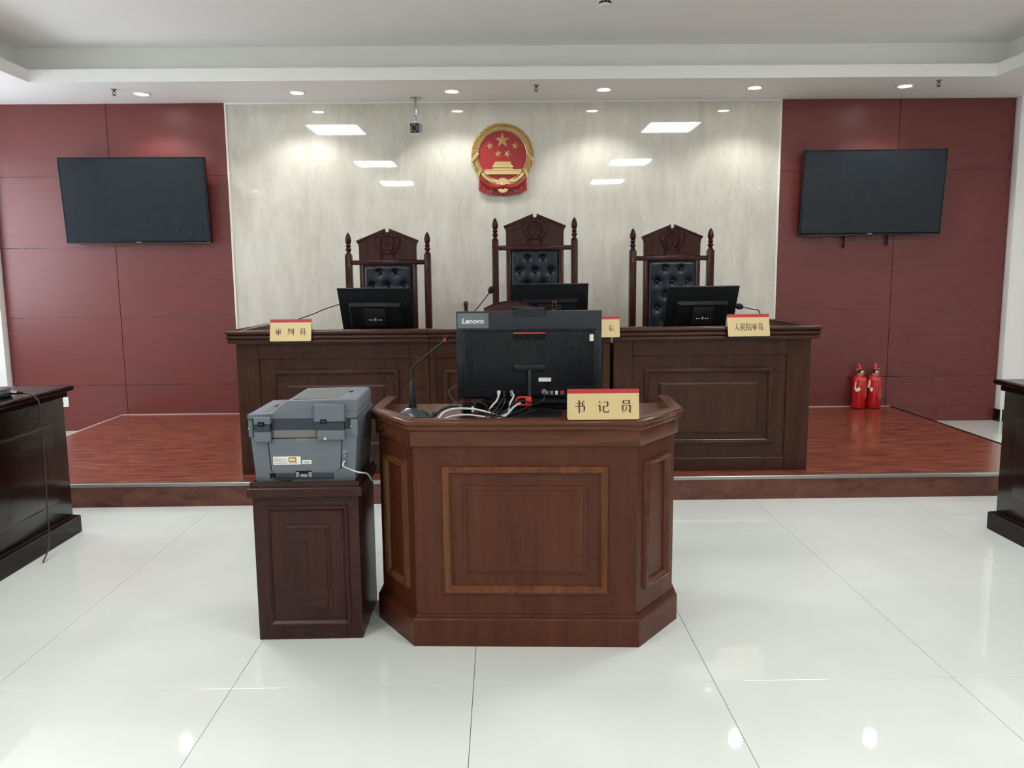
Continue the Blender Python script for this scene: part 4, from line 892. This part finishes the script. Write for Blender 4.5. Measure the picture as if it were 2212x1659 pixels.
def leaf_at(ang, rad, tilt_, ln, wd, hh):
    q = T(rad*math.cos(ang), -0.030, rad*math.sin(ang)) @ RY(-ang+PI/2+tilt_)
    lf.add([q @ Vector(p) for p in ((-ln, 0, 0), (0, 0, -wd), (ln, 0, 0), (0, 0, wd), (0, -hh, 0), (0, hh, 0))], [(0,1,4),(1,2,4),(2,3,4),(3,0,4),(1,0,5),(2,1,5),(3,2,5),(0,3,5)])
for s in (0, 1):
    for k in range(40):
        a = math.radians(-62+k*150/39)
        for rad, tl_, ln in ((0.214, 0.5, 0.013), (0.228, 0.2, 0.014), (0.243, -0.2, 0.015), (0.258, -0.5, 0.016)):
            ang = a+0.012*(rad > 0.23)
            leaf_at(ang if s == 0 else PI-ang, rad, (tl_ if s == 0 else -tl_)+0.3*(1 if s else -1), ln, 0.0052, 0.016)
lf.build('grain_ears', 'emblem_gold', em, smooth=0)['kind'] = 'stuff'
bd = MB()
for s in (-1, 1):
    for (xa, ya), (xb, yb), w_ in (((0.206, 0.02), (0.268, -0.050), 0.020), ((0.192, -0.118), (0.214, -0.186), 0.018)):
        d = Vector((xb-xa, yb-ya)).normalized(); nn = Vector((-d.y, d.x))*w_/2
        for o_ in (-0.6, 0.6):
            c0_ = Vector((xa, ya))+nn*o_; c1_ = Vector((xb, yb))+nn*o_
            q = [(s*(c0_+nn*0.45).x, (c0_+nn*0.45).y), (s*(c1_+nn*0.45).x, (c1_+nn*0.45).y), (s*(c1_-nn*0.45).x, (c1_-nn*0.45).y), (s*(c0_-nn*0.45).x, (c0_-nn*0.45).y)]
            bd.prism_y(q, -0.047, -0.020)
bd.build('ear_bands', 'emblem_gold', em, 0.001, 1)
def star(cx, cz, R_, rot, hh):
    pts = []
    for i in range(10):
        a = rot+PI/2+i*PI/5; r_ = R_ if i % 2 == 0 else R_*0.40
        pts.append((cx+r_*math.cos(a), -0.019, cz+r_*math.sin(a)))
    MB().add(pts+[(cx, -0.019-hh, cz)], [(i, (i+1) % 10, 10) for i in range(10)]).build('star', 'emblem_gold', em, smooth=0)
star(*ec(877, 508), 0.067, 0, 0.020)
for (sx, sy), ro in (((652, 605), 0.25), ((1103, 605), -0.25), ((795, 742), 0.12), ((965, 742), -0.5)): star(*ec(sx, sy), 0.034, ro, 0.012)
g = MB()
def epr(mb, pts, y0, y1): mb.prism_y([ec(*p) for p in pts], -y1, -y0)
epr(g, [(540, 1105), (1215, 1105), (1205, 1025), (550, 1025)], 0.015, 0.036)
epr(g, [(545, 1030), (1210, 1030), (1212, 1016), (543, 1016)], 0.015, 0.041)
epr(g, [(695, 1022), (1062, 1022), (1055, 975), (702, 975)], 0.015, 0.033)
epr(g, [(685, 980), (1070, 980), (1066, 962), (1035, 940), (718, 940), (690, 962)], 0.015, 0.043)
epr(g, [(722, 945), (1030, 945), (1030, 925), (722, 925)], 0.015, 0.034)
epr(g, [(710, 932), (1045, 932), (1015, 892), (742, 892)], 0.015, 0.042)
epr(g, [(742, 894), (1014, 894), (1020, 872), (1002, 884), (752, 884), (736, 872)], 0.015, 0.046)
g.build('gate_building', 'emblem_gold', em, 0.0008, 1)
gd = MB()
for xx in (-3, -2, -1, 0, 1, 2, 3):
    gd.prism_y([(xx*0.012-0.0035, ec(0, 1104)[1]), (xx*0.012+0.0035, ec(0, 1104)[1]), (xx*0.012+0.0035, ec(0, 1082)[1]), (xx*0.012, ec(0, 1072)[1]), (xx*0.012-0.0035, ec(0, 1082)[1])], -0.0385, -0.034)
gd.build('gate_arches', 'emblem_gold', em)
def gear(cy, r0, name, a0, a1):
    pts = []; nt = 15
    for i in range(nt*2+1):
        a = math.radians(a0+(a1-a0)*i/(nt*2)); rr = r0*(1.13 if i % 2 else 1.0)
        for da in (-0.03, 0.03): pts.append((rr*math.cos(a+da), ec(0, cy)[1]+rr*math.sin(a+da)))
    inner = [(0.45*r0*math.cos(math.radians(a1+(a0-a1)*i/16)), ec(0, cy)[1]+0.45*r0*math.sin(math.radians(a1+(a0-a1)*i/16))) for i in range(17)]
    MB().prism_y(pts+inner, -0.052, -0.02).build(name, 'emblem_gold', em, 0.0008, 1)
gear(1290, 0.053, 'gear', 5, 175); gear(1320, 0.050, 'gear', 185, 355)
MB().lathe([(0.001, 0), (0.024, 0), (0.024, 0.05), (0.016, 0.055), (0.001, 0.056)], 24, (0, 0, ec(0, 1290)[1]), RX(PI/2)).build('gear_hub', 'emblem_gold', em)
sw = MB()
for k, (dz, y_) in enumerate(((0, 0.046), (-0.012, 0.052), (-0.024, 0.046))):
    sw.tube(smooth_path([(x_*K, -y_, (775-yy_)*K+dz) for x_, yy_ in ((-410, 1150), (-330, 1230), (-240, 1290), (-130, 1315), (-60, 1295), (0, 1280), (60, 1295), (130, 1315), (240, 1290), (330, 1230), (410, 1150))]), 0.009, 8)
sw.build('ribbon_swag', 'emblem_red', em, smooth=70)
dr_ = MB()
for s in (-1, 1):
    for k in range(7):
        xt = s*(0.192-k*0.012); xb = s*(0.200-k*0.0135); zb_ = -0.292-0.006*k
        dr_.tube([(xt, -0.026, -0.185-0.008*k), ((xt+xb)/2, -0.030-0.004*(k % 2), -0.24), (xb, -0.026, zb_)], [0.007, 0.009, 0.009], 8)
for k in range(13):
    xx = (k-6)*0.0145
    dr_.tube([(xx*0.9, -0.018, -0.255), (xx, -0.022-0.004*(k % 2), -0.30), (xx*1.02, -0.020, -0.335+0.003*abs(k-6)/3)], 0.009, 8)
dr_.build('ribbon_drape', 'emblem_red', em, smooth=70)
fr = MB()
for s in (-1, 1):
    for k in range(4):
        fr.tube([(s*0.045, -0.040, -0.252-0.008*k), (s*0.118, -0.036, -0.262-0.013*k)], 0.0042, 6)
        fr.tube([(s*0.048, -0.046, -0.232+0.006*k), (s*0.090, -0.040, -0.205-0.008*k)], 0.0038, 6)
    fr.box(s*0.104-0.016, s*0.104+0.016, -0.044, -0.02, -0.226, -0.196)
fr.build('grain_stalks', 'emblem_gold', em, smooth=60)
lo_ = MB()
for s in (-1, 1): lo_.tube(smooth_path([(s*0.176, -0.034, -0.150), (s*0.150, -0.040, -0.182), (s*0.118, -0.042, -0.208), (s*0.085, -0.040, -0.222)]), 0.012, 8)
lo_.build('lower_ears', 'emblem_gold', em, smooth=60)

# ---------------------------------------------------------------- fire extinguishers
def extinguisher(label, x, y, lean, card):
    t = thing('fire_extinguisher', label, 'extinguisher', (x, y, PH), 0, 'fire extinguishers on the platform')
    Q = RY(lean) @ RX(math.radians(-3))
    MB().lathe([(0.001, 0), (0.054, 0), (0.060, 0.006), (0.061, 0.245), (0.058, 0.268), (0.046, 0.286), (0.028, 0.295), (0.001, 0.296)], 32).xf(Q).build('cylinder', 'extinguisher_red', t, smooth=50)
    MB().lathe([(0.027, 0.292), (0.028, 0.302), (0.020, 0.308), (0.014, 0.310), (0.014, 0.318), (0.001, 0.319)], 20).xf(Q).build('collar', 'brass', t, smooth=40)
    va = MB().box(-0.013, 0.013, -0.018, 0.018, 0.312, 0.338).xf(Q).build('valve', 'matt_black', t, 0.003)
    MB().lathe([(0.001, -0.004), (0.013, -0.004), (0.013, 0.004), (0.001, 0.005)], 16, (0, -0.021, 0.322), RX(PI/2)).xf(Q).build('gauge', 'brass', va)
    MB().lathe([(0.001, -0.001), (0.009, -0.001), (0.009, 0.001), (0.001, 0.0012)], 16, (0, -0.0262, 0.322), RX(PI/2)).xf(Q).build('gauge_dial', 'paper', va)
    tilt = -0.30 if card else 0.05
    MB().box(-0.011, 0.011, -0.010, -0.006, 0.0, 0.062).xf(Q @ T(0, 0, 0.335) @ RY(tilt) @ RX(math.radians(-14))).build('lever', 'extinguisher_red', t, 0.002)
    MB().box(-0.010, 0.010, -0.07, 0.0, 0.338, 0.342).xf(Q @ RZ(0.2)).build('handle', 'extinguisher_red', t, 0.002)
    s = -1 if card else 1
    MB().tube([(s*0.030+0.013*math.cos(a), 0.0+0.004*math.sin(a), 0.343+0.008*math.sin(a)) for a in [2*PI*i/14 for i in range(15)]], 0.0016, 6).xf(Q).build('safety_ring', 'chrome', t)
    MB().tube(smooth_path([(0.014, 0, 0.326), (0.028, 0, 0.328), (0.032, 0, 0.318), (0.031, 0, 0.300)]), 0.005, 8).xf(Q).build('nozzle', 'chrome', t)
    lb = MB(); nseg = 8
    def wrap(mb, a0, a1, z0, z1, r=0.0615, th=0.0008):
        for i in range(nseg):
            b0, b1 = [math.radians(a0+(a1-a0)*(i+q)/nseg) for q in (0, 1)]
            P4 = [(r*math.sin(b0), -r*math.cos(b0)), (r*math.sin(b1), -r*math.cos(b1)), ((r+th)*math.sin(b1), -(r+th)*math.cos(b1)), ((r+th)*math.sin(b0), -(r+th)*math.cos(b0))]
            mb.prism_z(P4, z0, z1)
        return mb
    for z_, a0, a1 in ((0.262, -14, 22), (0.255, -20, 20)): wrap(lb, a0, a1, z_, z_+0.003, 0.0600)
    for k in range(9): wrap(lb, 38, 62 - (k % 3)*5, 0.095+k*0.010, 0.0985+k*0.010)
    wrap(lb, 36, 37.5, 0.09, 0.19); wrap(lb, -22, -20.5, 0.05, 0.235)
    lb.xf(Q).build('white_print', 'pale_trim', t, smooth=0)
    if card:
        MB().box(-0.006, 0.006, -0.0015, 0, -0.034, 0.030).xf(Q @ T(-0.052, -0.036, 0.20) @ RZ(-0.9) @ RY(0.05)).build('card', 'paper', t, 0.0005, 1)
        MB().lathe([(0.001, 0), (0.019, 0), (0.019, 0.001), (0.001, 0.001)], 18, (0, 0, 0), RX(PI/2)).xf(Q @ T(-0.036, -0.0535, 0.168) @ RZ(-0.55) @ RY(-0.5) @ Matrix.Diagonal((1.25, 1, 0.85, 1))).build('tag', 'paper', t)
    else:
        wrap(MB(), 45, 68, 0.205, 0.228).xf(Q).build('badge', 'printer_taupe', t, smooth=0)
        MB().box(-0.010, 0.010, -0.0015, 0, -0.034, 0.034).xf(Q @ T(-0.060, -0.030, 0.215) @ RY(0.15) @ RZ(-0.3)).build('card', 'card_beige', t, 0.0005, 1)
        MB().lathe([(0.001, 0), (0.014, 0), (0.014, 0.001), (0.001, 0.001)], 18, (0, 0, 0), RX(PI/2)).xf(Q @ T(-0.045, -0.048, 0.168) @ RZ(-0.7) @ Matrix.Diagonal((1, 1, 1.3, 1))).build('tag', 'paper', t)
extinguisher('left red fire extinguisher with white card, leaning to the right', 3.163, 7.052, math.radians(3.2), True)
extinguisher('right red fire extinguisher with printed panel on its side', 3.296, 7.050, math.radians(2.6), False)

# ---------------------------------------------------------------- things on the soffit and walls
cc = thing('ceiling_camera', 'small black camera hanging from the soffit on a chrome rod', 'camera', (-0.692, 6.98, ZS), 0)
MB().lathe([(0.001, 0), (0.043, 0), (0.043, -0.004), (0.036, -0.010), (0.001, -0.012)], 24).build('flange', 'chrome', cc, smooth=40)
MB().lathe([(0.010, -0.010), (0.0105, -0.012), (0.0135, -0.145), (0.0135, -0.150), (0.001, -0.151)], 18).build('rod', 'chrome', cc, smooth=40)
MB().sphere((0, 0, -0.165), 0.013, seg=14).build('ball_joint', 'chrome', cc)
MB().box(-0.009, 0.009, -0.010, 0.010, -0.205, -0.172).build('bracket', 'chrome', cc, 0.002)
cq = T(0, 0, -0.245) @ RZ(math.radians(-9)) @ RX(math.radians(8))
bo = MB().box(-0.034, 0.034, -0.05, 0.07, -0.036, 0.036).xf(cq).build('housing', 'plug_grey', cc, 0.006, 3)
MB().box(-0.036, 0.036, -0.056, -0.045, -0.038, 0.038).xf(cq).build('front_plate', 'black_plastic', cc, 0.006, 3)
MB().lathe([(0.024, 0.052), (0.029, 0.054), (0.029, 0.060), (0.025, 0.061), (0.024, 0.057)], 28, (0, 0, 0), RX(PI/2)).xf(cq).build('lens_ring', 'plug_grey', cc, smooth=40)
MB().lathe([(0.001, 0.054), (0.0245, 0.054), (0.022, 0.057), (0.001, 0.0575)], 24, (0, 0, 0), RX(PI/2)).xf(cq).build('lens', 'tv_glass', cc, smooth=60)
def sprinkler(label, x, y):
    t = thing('sprinkler', label, 'sprinkler', (x, y, ZS), 0, 'sprinkler heads in the soffit')
    MB().lathe([(0.001, 0), (0.024, 0), (0.022, -0.005), (0.001, -0.006)], 18).build('escutcheon', 'plug_grey', t)
    MB().lathe([(0.009, -0.004), (0.008, -0.018), (0.006, -0.022), (0.001, -0.022)], 12).build('stem', 'mic_grey', t)
    MB().tube(smooth_path([(-0.006, 0, -0.018), (-0.012, 0, -0.030), (0, 0, -0.044)]), 0.0028, 6).build('yoke', 'mic_grey', t)
    MB().tube(smooth_path([(0.006, 0, -0.018), (0.012, 0, -0.030), (0, 0, -0.044)]), 0.0028, 6).build('yoke', 'mic_grey', t)
    MB().lathe([(0.001, -0.043), (0.015, -0.044), (0.016, -0.047), (0.001, -0.048)], 16).build('deflector', 'mic_grey', t)
sprinkler('small sprinkler head left of the leftmost downlight', -3.0, 6.60)
sprinkler('small sprinkler head over the gold emblem', 0.294, 6.56)
sprinkler('small sprinkler head right of the rightmost downlight', 3.415, 6.48)
sd = thing('smoke_detector', 'round smoke detector at the top edge of the picture', 'detector', (0.695, 5.50, ZC), 0)
MB().lathe([(0.001, 0), (0.052, 0), (0.052, -0.014), (0.046, -0.020), (0.001, -0.021)], 28).build('base', 'white_trim', sd, smooth=40)
MB().lathe([(0.001, -0.030), (0.034, -0.030), (0.038, -0.036), (0.030, -0.044), (0.001, -0.046)], 28).build('cap', 'white_trim', sd, smooth=40)
for k in range(10):
    a = 2*PI*k/10
    MB().box(-0.007, 0.007, -0.002, 0.002, -0.031, -0.020).xf(RZ(a) @ T(0, -0.036, 0)).build('vent', 'matt_black', sd)
ws = thing('wall_socket', 'small white wall socket partly hidden behind the left table', 'socket', (-3.882, YW1-0.006, 0.262), 0)
MB().box(-0.043, 0.043, -0.010, 0, -0.043, 0.043).build('plate', 'white_trim', ws, 0.003)
for a, b in ((-0.012, 0.015), (0.012, 0.015), (0, -0.012)): MB().box(a-0.002, a+0.002, -0.0105, -0.0095, b-0.006, b+0.006).build('slot', 'matt_black', ws)
